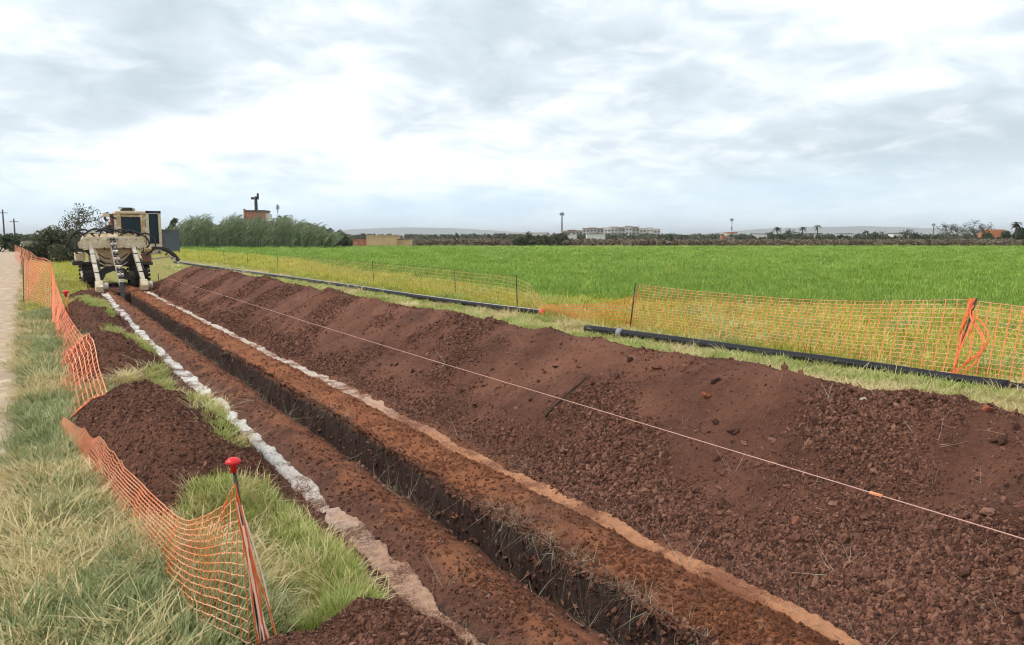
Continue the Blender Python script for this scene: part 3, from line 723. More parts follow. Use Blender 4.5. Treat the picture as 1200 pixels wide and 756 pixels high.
def net(name, top, bot, nrows, step, mats, parent, sag=.02, wrow=.005, wcol=.009, knot=2.2, per=10, thick=.002, seed=1, drape=(0, 12)):
    """a sheet of plastic mesh between an upper and a lower edge; rows and uprights are separate strands"""
    r = np.random.default_rng(seed)
    T = crom(top, per); B = crom(bot, per); Ln = np.linalg.norm(np.diff(T, axis=0), axis=1).sum()
    nc = max(4, int(Ln/step)); sub = 3; N = (nc-1)*sub + 1
    T = resample(T, N); B = resample(B, N)
    s = np.linspace(0, 1, nrows)
    G = T[None]*(1-s)[:, None, None] + B[None]*s[:, None, None]
    along = np.gradient(G[0], axis=0); down = B - T
    nrm = np.cross(along, down); nrm /= np.linalg.norm(nrm, axis=1)[:, None] + 1e-9
    ph = np.arange(N)/sub
    wav = .6*fbm(ph[None]*.25 + 0*s[:, None], s[:, None]*3 + 0*ph[None], 2, ox=seed) + .25*fbm(ph[None]*.9 + 0*s[:, None], s[:, None]*6 + 0*ph[None], 2, ox=seed+5)
    G = G + nrm[None]*(wav*sag*3)[..., None]
    G[..., 2] -= sag*.35*np.abs(np.sin(ph*math.pi))[None]*1.0
    G[1:-1] += r.normal(size=G[1:-1].shape)*sag*.10
    if drape is not None:
        Wx, Wy = G[..., 0] + drape[0], G[..., 1] + drape[1]; G[..., 2] = np.maximum(G[..., 2], surf(Wx, Wy) + .035)
    root_m = MB(); col_m = MB()
    for i in range(nrows): ribbon(root_m, G[i], wrow, thick, nrm)
    for c in range(nc):
        Pc = G[:, c*sub]; m = len(Pc); fine = np.concatenate([[Pc[k] + (Pc[k+1]-Pc[k])*t for t in (0, .5)] for k in range(m-1)] + [[Pc[-1]]])
        wv = np.where(np.arange(len(fine)) % 2 == 0, wcol*knot*.55, wcol)
        ribbon(col_m, fine, wv, thick*1.3, np.repeat(nrm[c*sub][None], len(fine), 0))
    o = root_m.build(name, mats[0], parent); tag(col_m.build('mesh_uprights', mats[1], o), kind='stuff')
    return o
def capped_post(parent, base, top, r=.009, cap=.05, m='post_dark'):
    p = MB().tube([base, Vector(base).lerp(Vector(top), .5), top], [r, r, r], 8).build('post', M[m], parent, True)
    c = MB().lathe((0, 0, 0), [(cap*.42, -.9*cap), (cap*.42, .1*cap), (cap*.9, .3*cap), (cap*1.02, .48*cap), (cap*.95, .7*cap), (cap*.6, 1.0*cap), (cap*.12, 1.12*cap)], 20)
    co = c.build('post_cap', M['red_cap'], p, True); co.location = top
    return p

lf = tag(empty('safety_fence', (0, 12, 0)), 'sagging orange mesh fence running along the grass verge beside the dirt path', 'fence')
def LF(P): return [(x, y-12, z) for x, y, z in P]
# near run: hangs from the red capped post, drops, then lies along the first mound
net('mesh_panel', LF([(.12, 9.0, .17), (.28, 8.0, .20), (.45, 6.6, .25), (.59, 5.3, .29), (.64, 4.7, .36), (.67, 4.2, .53), (.69, 3.85, .69), (.70, 3.5, .90)]),
    LF([(.06, 8.75, .05), (.15, 7.7, .05), (.27, 6.6, .05), (.42, 5.2, .07), (.49, 4.45, .08), (.55, 3.95, .13), (.62, 3.65, .18), (.73, 3.47, .15)]), 15, .060, (M['net_pale'], M['net']), lf, sag=.012, wrow=.0040, wcol=.0055, knot=2.8, seed=3)
# slack wound round the near post
def wrap_post():
    for m_, ks in (('net', range(0, 7)), ('net_white', range(7, 15))):
        mb = MB()
        for k in ks:
            a0 = rnd.uniform(0, 6.28); P = []; top = rnd.uniform(.55, .93); out = rnd.uniform(.0, .085)*(1 if k % 3 else .3); tw = rnd.uniform(-3, 3)
            for t in np.linspace(0, 1, 18):
                z = top - t*(top+.02); c = (.985-z)/.985; rr = .010 + .016*t + .006*math.sin(k*2.1+t*9)
                P.append((.692 + .10*c + out*t*1.0 + rr*math.cos(a0+t*tw), 3.5 - .05*c - .01 + rr*math.sin(a0+t*tw), z + (.0 if t < 1 else 0)))
            P = np.array(P); ribbon(mb, P - np.array([0, 12, 0]), .0045 + .004*np.abs(np.sin(np.arange(18)*1.9+k)), .002, np.tile([0.2, -1.0, .2], (18, 1)))
        tag(mb.build('wound_mesh', M[m_], lf), kind='stuff')
wrap_post()
capped_post(lf, (.795, -8.55, -.05), (.69, -8.5, .985), .008, .034)
# run lying almost flat between the first mound and the small stake
net('mesh_panel', LF([(.34, 26.6, 1.25), (.37, 24.5, .80), (.46, 20.5, .36), (.54, 17.0, .28), (.60, 13.2, .34), (.60, 10.3, .20), (.58, 9.6, .16)]),
    LF([(.24, 22.9, .10), (.20, 20.4, .08), (.17, 17.5, .07), (.14, 13.9, .07), (.12, 11.5, .07), (.11, 9.7, .07), (.11, 9.1, .07)]), 11, .16, (M['net_pale'], M['net']), lf, sag=.03, wrow=.009, wcol=.012, knot=1.6, seed=9)
# upright run by the path
net('mesh_panel', LF([(-.38, 27.0, 1.36), (-.05, 26.9, 1.27), (.34, 26.6, 1.25)]), LF([(-.44, 27.0, .10), (-.12, 25.0, .08), (.24, 22.9, .06)]), 22, .05, (M['net_pale'], M['net']), lf, sag=.02, wrow=.011, wcol=.012, knot=1.4, seed=14)
net('mesh_panel', LF([(-1.7, 82, 1.3), (-.9, 62, 1.25), (-.35, 45, 1.3), (-.05, 36, 1.22), (.20, 30, 1.3), (.34, 26.7, 1.25)]), LF([(-1.75, 82, .1), (-1.0, 62, .1), (-.55, 45, .1), (-.40, 36, .08), (-.44, 30, .08), (-.42, 27.1, .08)]), 16, .30, (M['net_pale'], M['net']), lf, sag=.04, wrow=.012, wcol=.018, knot=1.3, seed=19)
for b, t in (((-.44, 27, 0), (-.38, 27, 1.4)), ((.30, 27, 0), (.33, 26.8, 1.3)), ((-.5, 45, 0), (-.35, 45, 1.35)), ((-1.0, 62, 0), (-.9, 62, 1.3))):
    MB().tube([(b[0], b[1]-12, b[2]), (t[0], t[1]-12, t[2])], .014, 8).build('post', M['post_dark'], lf, True)
capped_post(lf, (.54, 8.4, 0), (.50, 8.5, .70), .014, .075, 'net')

rf = tag(empty('safety_fence', (10.8, 12, 0)), 'orange mesh fence in front of the weeds behind the black pipes', 'fence')
def RF(P): return [(x-10.8, y-12, z) for x, y, z in P]
net('mesh_panel', RF([(11.05, 12.7, .98), (11.2, 11.0, .93), (11.3, 9.0, .92), (11.4, 7.4, .98), (11.5, 6.0, 1.10)]), RF([(10.85, 12.7, .02), (10.85, 11.0, .04), (10.85, 9.0, .04), (10.84, 7.4, .03), (10.84, 5.8, .04)]), 18, .155, (M['net_far'], M['net']), rf, sag=.018, wrow=.0055, wcol=.013, knot=1.5, seed=23, drape=None)
net('mesh_panel', RF([(11.5, 6.0, 1.10), (11.4, 4.8, 1.04), (11.35, 3.6, 1.02), (11.3, 1.5, 1.1)]), RF([(10.84, 5.8, .04), (10.86, 4.8, .04), (10.9, 3.6, .04), (10.95, 1.5, .04)]), 18, .145, (M['net_far'], M['net']), rf, sag=.018, wrow=.0055, wcol=.014, knot=1.5, seed=29, drape=None)
net('mesh_panel', RF([(11.05, 12.7, .80), (11.0, 13.8, .50), (10.9, 15.0, .38), (10.9, 16.2, .30)]), RF([(10.85, 12.7, .02), (10.8, 13.8, .03), (10.75, 15.0, .03), (10.75, 16.2, .03)]), 9, .12, (M['net'], M['net']), rf, sag=.03, wrow=.010, wcol=.014, knot=1.5, seed=31, drape=None)
net('mesh_panel', RF([(10.9, 16.2, .30), (11.1, 17.6, .85), (11.5, 22.3, .9), (11.75, 30, .9), (12.0, 45.8, .9)]), RF([(10.75, 16.2, .03), (10.95, 17.6, .05), (11.4, 22.3, .05), (11.65, 30, .05), (11.9, 45.8, .05)]), 9, .5, (M['net_far'], M['net_far']), rf, sag=.03, wrow=.006, wcol=.008, knot=1.3, seed=37, drape=None)
def bunch():
    mb = MB()
    for k in range(9):
        P = []; a = rnd.uniform(-1, 1); b = rnd.uniform(.06, .34)
        for t in np.linspace(0, 1, 14):
            sw = (max(0, math.sin((t-.15)*math.pi/.85))*b*1.1 + .05*math.sin(t*11+k*1.7)) if k > 4 else .035*math.sin(t*9+k) + .012*(k-2)
            P.append((11.48-.64*t - 10.8 + .03*math.sin(t*13+k), 5.95-.12*t - 12 - sw*1.0, 1.12-1.08*t))
        ribbon(mb, np.array(P), .013 + .009*np.abs(np.sin(np.arange(14)*2.1+k)), .003, np.tile([-1.0, -.3, .2], (14, 1)))
    mb.build('bunched_mesh', M['net'], rf)
bunch()
for x, y, tx, tz in ((10.84, 5.85, 11.5, 1.12), (10.85, 12.75, 11.02, 1.0)):
    MB().tube([(x-10.8, y-12, 0), (tx-10.8, y-12+.05, tz)], .014, 8).build('post', M['post_dark'], rf, True)
# farther bare posts with a wire
wf = tag(empty('wire_fence', (11.7, 40, 0)), 'row of thin bare posts with a wire behind the far black pipe', 'fence')
WP = [(11.0, 17.6), (11.55, 22.3), (11.75, 30.0), (12.0, 45.8), (12.0, 53.5), (12.05, 61.3), (12.05, 72)]
for x, y in WP: MB().tube([(x-11.7, y-40, 0), (x-11.7+rnd.uniform(-.04, .04), y-40, 1.0+rnd.uniform(-.08, .08))], .014, 6).build('post', M['post_dark'], wf, True)
MB().tube([(x-11.7, y-40, .97) for x, y in WP[1:]], .004, 4).build('wire', M['post_dark'], wf)

# ------------------------------------------------------------------ string line along the heap
M['string'] = mat('pink_string', (.72, .42, .34), (.60, .36, .30), 30, .8)
st = tag(empty('string_line', (4.2, 12, 0)), 'pale pink guide string stretched above the face of the soil ridge', 'string line')
SL = [(4.22, -1.5, .46), (4.2, 2.0, .47), (4.2, 5.3, .46), (4.2, 9, .44), (4.2, 14, .43), (4.2, 21.6, .44), (4.2, 28, .43), (4.18, 35, .44)]
MB().tube([(x-4.2, y-12, z-.0) for x, y, z in SL], .003, 5).build('string', M['string'], st)
for y, h in ((21.6, .50), (-1.4, .5), (34.8, .5)): MB().tube([(.0, y-12, .15), (.0, y-12, h)], .016, 6).build('stake', M['post_dark'], st)
MB().beam((.0, 2.62-12, .468), (.0, 2.70-12, .468), .013, .013).build('knot', M['net_pale'], st)
M['stick'] = mat('dark_bark', (.035, .025, .020), (.07, .05, .04), 20, .95)
def stick():
    a = Vector((4.10, 6.05, 0)); b = Vector((4.62, 6.10, 0)); P = [a.lerp(b, t) for t in np.linspace(0, 1, 9)]
    P = [(p.x, p.y, float(surf(p.x, p.y)) + .012 + .004*math.sin(i)) for i, p in enumerate(P)]
    tag(MB().tube(P, [.009, .011, .009, .010, .008, .009, .007, .006, .004], 7).build('dead_stick', M['stick'], None, True), 'dark dead stick lying across the face of the soil ridge', 'stick')
stick()

# ------------------------------------------------------------------ black pipes
M['pipe'] = mat('black_polyethylene', (.009, .009, .011), (.018, .018, .021), 3, .5, spec=.2); M['pipe_cap'] = plastic('pipe_cap_red', (.75, .10, .06))
M['pipe_ring'] = mat('grey_collar', (.30, .30, .32), (.20, .20, .22), 10, .5); M['highlight_white'] = mat('white_highlight', (.75, .75, .74), (.55, .55, .55), 6, .6)
def pipe(P, r, label, cap=None, collars=(), highlight_stripe=True):
    o = P[0]; root = tag(empty('black_pipe', o), label, 'pipe', 'black pipes laid along the field edge')
    C = crom([np.array(p)-np.array(o) for p in P], 8)
    d = MB().tube(C.tolist(), r, 16).build('pipe_body', M['pipe'], root, True)
    if highlight_stripe:
        S = C.copy(); S[:, 2] += r*.93; S[:, 0] -= r*.42; ribbon_m = MB(); ribbon(ribbon_m, S, .016, .003, np.tile([-.4, 0, .9], (len(S), 1))); ribbon_m.build('highlight_stripe', M['highlight_white'], root)  # white ribbon along the pipe's upper side, painting in its highlight
    for k in collars:
        i = int(k*(len(C)-2)); a, b = Vector(C[i]), Vector(C[i+1]); dd = (b-a).normalized()
        MB().cyl(a, a+dd*.12, r*1.18, 16).build('collar', M['pipe_ring'], root, True)
    if cap:
        i = 0 if cap == 'start' else -1; a = Vector(C[i]); b = Vector(C[1 if i == 0 else -2]); dd = (a-b).normalized()
        MB().cyl(a-dd*.06, a+dd*.05, r*1.12, 16).build('end_cap', M['pipe_cap'], root, True)
    return root
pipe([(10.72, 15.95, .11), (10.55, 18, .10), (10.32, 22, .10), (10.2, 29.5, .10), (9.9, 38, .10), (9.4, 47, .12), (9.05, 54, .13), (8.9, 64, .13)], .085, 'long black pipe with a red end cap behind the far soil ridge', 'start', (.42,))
pipe([(9.55, 12.6, .12), (9.95, 10.4, .10), (10.2, 8.5, .09), (10.38, 7.0, .09), (10.46, 5.6, .085), (10.56, 4.95, .085)], .085, 'near black pipe ending beside the grass at the right', None, (.10,), False)
pipe([(9.78, 12.2, .07), (10.15, 10.4, .07), (10.38, 8.5, .07), (10.55, 7.0, .07), (10.63, 5.6, .07), (10.70, 4.6, .07)], .062, 'thinner black pipe lying right behind the near black pipe', None, (), False)
pipe([(10.62, 4.72, .085), (10.75, 3.4, .085), (10.95, 1.0, .085), (11.1, -1.5, .085)], .085, 'black pipe at the right edge of the picture', None, (), False)
for x, y, lb in ((9.97, 17.6, 'short wooden block under the black pipe near its red cap'), (9.9, 37.0, 'wooden block under the far part of the black pipe')):
    x = {17.6: 10.58, 37.0: 9.93}[y]
    tag(MB().box((x, y, .005), (.34, .16, .07), Matrix.Rotation(.15, 3, 'Z')).build('wooden_block', M['wood'], None, False, .006), lb, 'block')

# ------------------------------------------------------------------ the trencher
M['cream'] = mat('cream_paint', (.80, .70, .50), (.58, .45, .28), 6, .6, .3, 30, c3=(.80, .72, .56)); M['yellow'] = mat('yellow_paint', (.68, .50, .24), (.42, .28, .14), 5, .55, .2, 30, c3=(.76, .64, .42))
M['mach_dark'] = mat('grease_dark_steel', (.030, .028, .030), (.07, .06, .055), 8, .55, metal=.3); M['rubber'] = mat('black_rubber', (.018, .018, .020), (.045, .04, .038), 10, .7)
M['worn'] = mat('worn_pale_steel', (.62, .58, .50), (.45, .37, .26), 7, .5, c3=(.74, .70, .64)); M['rust'] = mat('rusty_steel', (.30, .14, .08), (.20, .10, .07), 6, .8)
M['glass'] = mat('cab_glass', (.012, .024, .028), (.018, .034, .040), 2, .18, spec=.22); M['white_p'] = mat('white_paint', (.75, .74, .70), (.62, .60, .56), 8, .5)
def trencher():
    t = tag(empty('trencher', (2.55, 34.5, 0)), 'cream and yellow crawler trencher with rear digging boom standing over the trench', 'trencher')
    b = lambda mb, n, m, p=t, **k: mb.build(n, M[m], p, **k)
    # crawlers: a belt of shoes round wheels on a frame
    for x in (-.80, 1.06):
        cr = empty('crawler', (x, 1.9, 0)); cr.parent = t
        prof = []
        R = .46
        for k in range(13):
            a = math.pi/2 + math.pi*k/12; prof.append((-1.2 + R*math.cos(a), .44 + R*math.sin(a)))
        for k in range(13):
            a = -math.pi/2 + math.pi*k/12; prof.append((1.2 + R*math.cos(a), .44 + R*math.sin(a)))
        b(MB().prism_x(prof, -.20, .20), 'belt', 'rubber', cr)
        C = resample(np.array([(0, y, z) for y, z in prof] + [(0, *prof[0])]), 45)[:-1]
        shoe = None
        for i, c in enumerate(C):
            d = C[(i+1) % len(C)] - c; ang = math.atan2(d[2], d[1])
            if shoe is None:
                shoe = MB().box((0, 0, 0), (.58, .12, .035)).box((0, .03, -.035), (.58, .025, .04)).build('track_shoe', M['mach_dark'], cr); o = shoe
            else: o = shoe.copy(); COL.objects.link(o); o.parent = cr
            o.location = tuple(c); o.rotation_euler = (ang, 0, 0)
        for y in (-1.2, -.6, 0, .6, 1.2):
            for sx in (-.215, .215): b(MB().cyl((sx-.02, y, .40), (sx+.02, y, .40), .30 if abs(y) > 1 else .17, 18), 'wheel', 'mach_dark', cr, smooth=False)
        b(MB().box((0, 0, .46), (.5, 1.9, .22)), 'track_frame', 'cream', cr, bevel=.02)
    # hull and engine housing
    b(MB().box((.1, 2.6, 1.15), (1.5, 3.6, .7)), 'chassis', 'mach_dark', bevel=.04)
    hood = b(MB().prism_x([(1.2, 1.45), (4.6, 1.45), (4.6, 1.95), (4.2, 2.15), (1.5, 2.15), (1.2, 2.0)], -.85, .35), 'engine_hood', 'yellow', bevel=.04)
    for k in range(5): b(MB().box((-.865, 2.2+k*.28, 1.8), (.02, .18, .34)), 'vent', 'mach_dark', hood)
    # rear beam with the V shaped plough hopper
    hp = b(MB().prism([(-1.14, 1.55), (1.10, 1.55), (1.18, 1.72), (1.08, 2.02), (-1.02, 2.02), (-1.20, 1.80)], -.12, .32), 'rear_beam', 'cream', bevel=.03)
    for x in (-.78, -.30, .40, .84): b(MB().box((x, -.14, 1.56), (.035, .06, .10)), 'bracket', 'mach_dark', hp)
    for k in range(6): b(MB().cyl((-.85+k*.34, -.16, 1.90), (-.85+k*.34, -.11, 1.90), .022, 8), 'bolt', 'mach_dark', hp)
    b(MB().prism([(-.82, 1.55), (.80, 1.55), (.34, .98), (.20, .84), (-.20, .84), (-.34, .98)], .02, .30), 'hopper', 'yellow', bevel=.02)
    b(MB().prism([(-1.0, 1.5), (-.82, 1.5), (-.34, .92), (-.42, .82)], .10, .34), 'side_plate', 'mach_dark'); b(MB().prism([(1.0, 1.5), (.82, 1.5), (.34, .92), (.42, .82)], .10, .34), 'side_plate', 'mach_dark')
    for k in range(4):
        for sg in (-1, 1): b(MB().tube([(sg*.10, -.25, 1.14-k*.09), (sg*.30, -.15, 1.18-k*.10), (sg*.50, -.05, 1.34-k*.11)], .022, 6), 'spring_bar', 'worn' if k % 2 else 'mach_dark')
    # belly arch, dark
    b(MB().prism([(-.62, .30), (-.46, .70), (-.2, .86), (.2, .86), (.46, .70), (.62, .30), (.40, .30), (.28, .55), (0, .66), (-.28, .55), (-.40, .30)], .0, .5), 'arch', 'mach_dark')
    # digging boom with its chain
    bm = empty('digging_boom', (0, 0, 0)); bm.parent = t
    b(MB().beam((0, .15, 1.85), (0, -3.15, .28), .17, .30, w2=.15, h2=.24), 'boom_beam', 'worn', bm, bevel=.015)
    b(MB().beam((0, -3.1, .32), (0, -3.75, -.95), .15, .26), 'boom_tip', 'mach_dark', bm, bevel=.015)
    a0, a1 = Vector((0, .2, 1.88)), Vector((0, -3.15, .33)); nrm = Vector((0, -.43, .9)).normalized()
    for k in range(17):
        p = a0.lerp(a1, (k+.5)/17) + nrm*.19
        b(MB().box(p, (.19, .13, .06), Matrix.Rotation(math.atan2(1.55, 3.35), 3, 'X')), 'chain_link', 'mach_dark' if k % 3 else 'worn', bm)
        if k % 2: b(MB().beam(p + nrm*.03, p + nrm*.13 + Vector((.05*(-1)**(k//2), -.02, 0)), .05, .05, w2=.02, h2=.02), 'tooth', 'worn', bm)
    b(MB().cyl((-.13, .18, 1.90), (.13, .18, 1.90), .17, 18), 'drive_sprocket', 'cream', bm)
    # two props with shoes running on the ruts
    for x0, x1, y1 in ((-.76, -.72, -2.9), (.74, .80, -2.5)):
        pr = empty('prop', (0, 0, 0)); pr.parent = t
        b(MB().beam((x0, .0, 1.62), (x1, y1, .30), .15, .18, w2=.14, h2=.16), 'prop_arm', 'worn', pr, bevel=.012)
        b(MB().tube([(x0+.12, .0, 1.5), (x1+.14, y1*.6, .72)], .035, 10), 'ram_rod', 'mach_dark', pr); b(MB().tube([(x0+.12, .0, 1.5), (x1+.13, y1*.3, 1.12)], .06, 12), 'ram_cylinder', 'cream', pr)
        for tt in (.25, .5, .75): p = Vector((x0, 0, 1.62)).lerp(Vector((x1, y1, .3)), tt); b(MB().box(p + Vector((0, -.06, .06)), (.16, .05, .05)), 'collar', 'mach_dark', pr)
        b(MB().prism_x([(y1-.32, .02), (y1+.3, .02), (y1+.36, .18), (y1+.15, .42), (y1-.15, .42), (y1-.36, .22)], x1-.12, x1+.12), 'shoe', 'cream', pr, bevel=.015)
        b(MB().cyl((x1+.14, y1+.06, .2), (x1+.30, y1+.06, .2), .15, 16), 'roller', 'worn', pr)
    # flank gear
    b(MB().box((-1.22, .5, .98), (.38, .7, .16)), 'step', 'mach_dark', bevel=.02); b(MB().box((-1.14, .55, 1.24), (.34, .8, .34)), 'tool_box', 'cream', bevel=.03)
    b(MB().box((1.22, .35, 1.16), (.36, .7, .34)), 'valve_box', 'rust', bevel=.03); b(MB().box((1.22, .3, .93), (.44, .6, .12)), 'step', 'mach_dark', bevel=.02)
    b(MB().cyl((1.12, -.03, 1.52), (1.40, -.03, 1.52), .15, 16), 'hose_reel', 'yellow')
    # hoses that arch over the rear beam
    HZ = [[(-.9, .1, 2.0), (-1.15, -.1, 2.18), (-1.42, -.2, 1.98), (-1.46, -.2, 1.62), (-1.22, -.1, 1.36)], [(-.6, .1, 2.02), (-.95, -.12, 2.30), (-1.35, -.22, 2.12), (-1.50, -.22, 1.78), (-1.30, -.1, 1.42)],
          [(-1.0, -.05, 2.10), (-.6, -.1, 2.32), (-.1, -.1, 2.22), (.35, -.1, 2.30), (.8, -.05, 2.12)], [(-.7, .0, 2.12), (-.2, -.1, 2.36), (.3, -.12, 2.20), (.7, -.1, 2.26), (1.0, -.05, 2.05)],
          [(.85, .1, 2.0), (1.2, -.1, 2.16), (1.52, -.2, 1.92), (1.50, -.2, 1.55), (1.20, -.1, 1.30)], [(-.9, 0, 1.95), (-1.2, -.12, 1.85), (-1.25, -.2, 1.6), (-1.0, -.15, 1.42)], [(.3, 0, 2.1), (.75, -.1, 2.22), (1.2, -.15, 2.0), (1.32, -.18, 1.7), (1.1, -.1, 1.5)],
          [(-.45, .05, 2.05), (-.3, -.12, 2.28), (.05, -.14, 2.12)]]
    for h in HZ: b(MB().tube(crom(h, 6).tolist(), .034, 8), 'hose', 'rubber', smooth=True)
    b(MB().tube(crom([(-1.0, .1, 2.0), (-.75, -.02, 2.2), (-.4, 0, 2.14)], 6).tolist(), .05, 8), 'hose', 'white_p', smooth=True)
    # cab, set over to the right
    cb = empty('cab', (0, 0, 0)); cb.parent = t
    x0, x1, y0, y1 = .32, 1.42, 1.7, 3.1
    b(MB().box(((x0+x1)/2, (y0+y1)/2, 1.75), (x1-x0, y1-y0, .62)), 'cab_base', 'yellow', cb, bevel=.03)
    for x, y in ((x0, y0), (x1, y0), (x0, y1), (x1, y1)): b(MB().box((x + (.09 if x == x0 else -.09), y + (.06 if y == y0 else -.06), 2.52), (.18, .12, .94)), 'cab_pillar', 'yellow', cb, bevel=.02)
    b(MB().box(((x0+x1)/2, (y0+y1)/2, 3.03), (x1-x0+.06, y1-y0+.10, .12)), 'cab_roof', 'cream', cb, bevel=.03)
    w = b(MB().box(((x0+x1)/2, y0+.07, 2.50), (.76, .03, .88)), 'rear_window', 'glass', cb)
    b(MB().box(((x0+x1)/2, y0+.05, 2.90), (.80, .05, .10)).box(((x0+x1)/2, y0+.05, 2.12), (.80, .05, .12)), 'window_frame', 'yellow', w)
    b(MB().box((x0+.03, (y0+y1)/2, 2.5), (.03, 1.1, .86)), 'side_window', 'glass', cb); b(MB().box((x1-.03, (y0+y1)/2, 2.5), (.03, 1.1, .86)), 'side_window', 'glass', cb); b(MB().box(((x0+x1)/2, y1-.07, 2.5), (.76, .03, .88)), 'front_window', 'glass', cb)
    b(MB().box((.75, 2.0, 3.16), (.42, .5, .16)), 'air_conditioner', 'mach_dark', cb, bevel=.02); b(MB().box((.50, 1.78, 3.22), (.14, .10, .10)), 'work_lamp', 'white_p', cb)
    b(MB().cyl((1.05, 2.2, 3.08), (1.05, 2.2, 3.22), .06, 12), 'beacon', 'net_dummy' if False else 'yellow', cb)
    # open door / access frame on the right side
    d = empty('access_door', (0, 0, 0)); d.parent = t
    for x in (1.50, 1.98): b(MB().box((x, 1.72, 2.20), (.11, .10, 1.84)), 'door_post', 'cream', d, bevel=.01)
    b(MB().box((1.74, 1.72, 3.06), (.59, .10, .10)), 'door_rail', 'mach_dark', d); b(MB().box((1.74, 1.72, 1.5), (.37, .06, .44)), 'door_panel', 'cream', d)
    b(MB().box((1.74, 1.74, 2.36), (.37, .03, 1.28)), 'door_glass', 'glass', d)
    # mirror arm, exhaust and light bracket at the left of the cab
    b(MB().tube(crom([(.35, 1.75, 2.75), (.15, 1.7, 2.86), (-.02, 1.7, 3.0), (-.10, 1.7, 2.78), (.0, 1.7, 2.66)], 5).tolist(), .045, 8), 'mirror_arm', 'mach_dark'); b(MB().box((-.05, 1.65, 2.92), (.26, .10, .16)), 'lamp_bracket', 'cream', bevel=.02)
    b(MB().cyl((.18, 2.1, 2.1), (.18, 2.1, 2.98), .075, 12), 'exhaust', 'rust'); b(MB().cyl((.02, 2.0, 2.1), (.02, 2.0, 2.5), .10, 12), 'air_filter', 'mach_dark')
    # discharge belt that droops onto the end of the heap
    cv = empty('conveyor', (0, 0, 0)); cv.parent = t
    C = crom([(1.15, .9, 1.30), (1.55, .9, 1.50), (2.0, .95, 1.47), (2.35, 1.0, 1.24), (2.55, 1.0, .98)], 6)
    mb = MB(); ribbon(mb, C, .5, .05, np.tile([0, 0, 1.0], (len(C), 1))); b(mb, 'belt', 'rubber', cv)
    for dy in (-.25, .25):
        mb = MB(); ribbon(mb, C + np.array([0, dy, .04]), .04, .11, np.tile([0, 0, 1.0], (len(C), 1))); b(mb, 'side_rail', 'mach_dark', cv)
    for k in range(2, len(C)-2, 4):
        p = C[k]; b(MB().cyl((p[0], p[1]-.36, p[2]-.13), (p[0], p[1]+.36, p[2]-.13), .055, 10), 'roller', 'worn', cv)
    b(MB().beam((1.1, .7, 1.05), (2.2, .72, 1.18), .06, .06), 'strut', 'worn', cv)
trencher()

# ------------------------------------------------------------------ trees, thicket and far things
M['bark'] = mat('bark', (.12, .095, .075), (.07, .055, .045), 8, .95)
def fol(name, a, b, c): return leaf_mat(name, [(0, a), (.5, b), (1, c)], .6, .15, 0.0)
M['f_dark'] = fol('leaves_dark', (.030, .042, .020), (.055, .075, .032), (.09, .11, .05)); M['f_olive'] = fol('leaves_olive', (.06, .068, .035), (.11, .12, .065), (.17, .17, .10))
M['f_cane'] = fol('leaves_cane', (.09, .12, .06), (.23, .27, .145), (.42, .45, .28)); M['f_bare'] = fol('twigs', (.08, .07, .06), (.13, .11, .09), (.19, .16, .13)); M['f_pine'] = fol('needles', (.035, .05, .025), (.06, .08, .04), (.10, .12, .06))
M['f_brown'] = fol('leaves_brown', (.14, .11, .075), (.21, .165, .115), (.29, .235, .16))
def leaf_cloud(centers, radii, n, size, flat=.8, up=0.0, seed=0, long=1.0):
    """n small leaf faces spread through clumps; returns verts, faces, tint"""
    r = np.random.default_rng(seed); k = r.choice(len(centers), n, p=np.array(radii)**2/np.sum(np.array(radii)**2))
    d = r.normal(size=(n, 3)); d /= np.linalg.norm(d, axis=1)[:, None]; rad_ = np.array(radii)[k]*(r.random(n)**.45)
    P = np.array(centers)[k] + d*rad_[:, None]*np.array([1, 1, flat])
    a = r.normal(size=(n, 3)); a[:, 2] += up*3; a /= np.linalg.norm(a, axis=1)[:, None]; b = np.cross(a, r.normal(size=(n, 3))); b /= np.linalg.norm(b, axis=1)[:, None] + 1e-9
    s = size*(.5 + r.random(n))[:, None]
    V = np.stack([P - a*s*long, P + b*s*.45, P + a*s*long, P - b*s*.45], 1).reshape(-1, 3); F = np.arange(n*4).reshape(n, 4)
    clump = r.random(len(centers))[k]; T = np.repeat(.55*clump + .45*r.random(n), 4)
    return V, F, T
def cloud_obj(name, V, F, T, m, parent=None):
    o = mesh_obj(name, V, F, m, parent); a = o.data.attributes.new('tint', 'FLOAT', 'POINT'); a.data.foreach_set('value', T.astype(np.float32)); return o
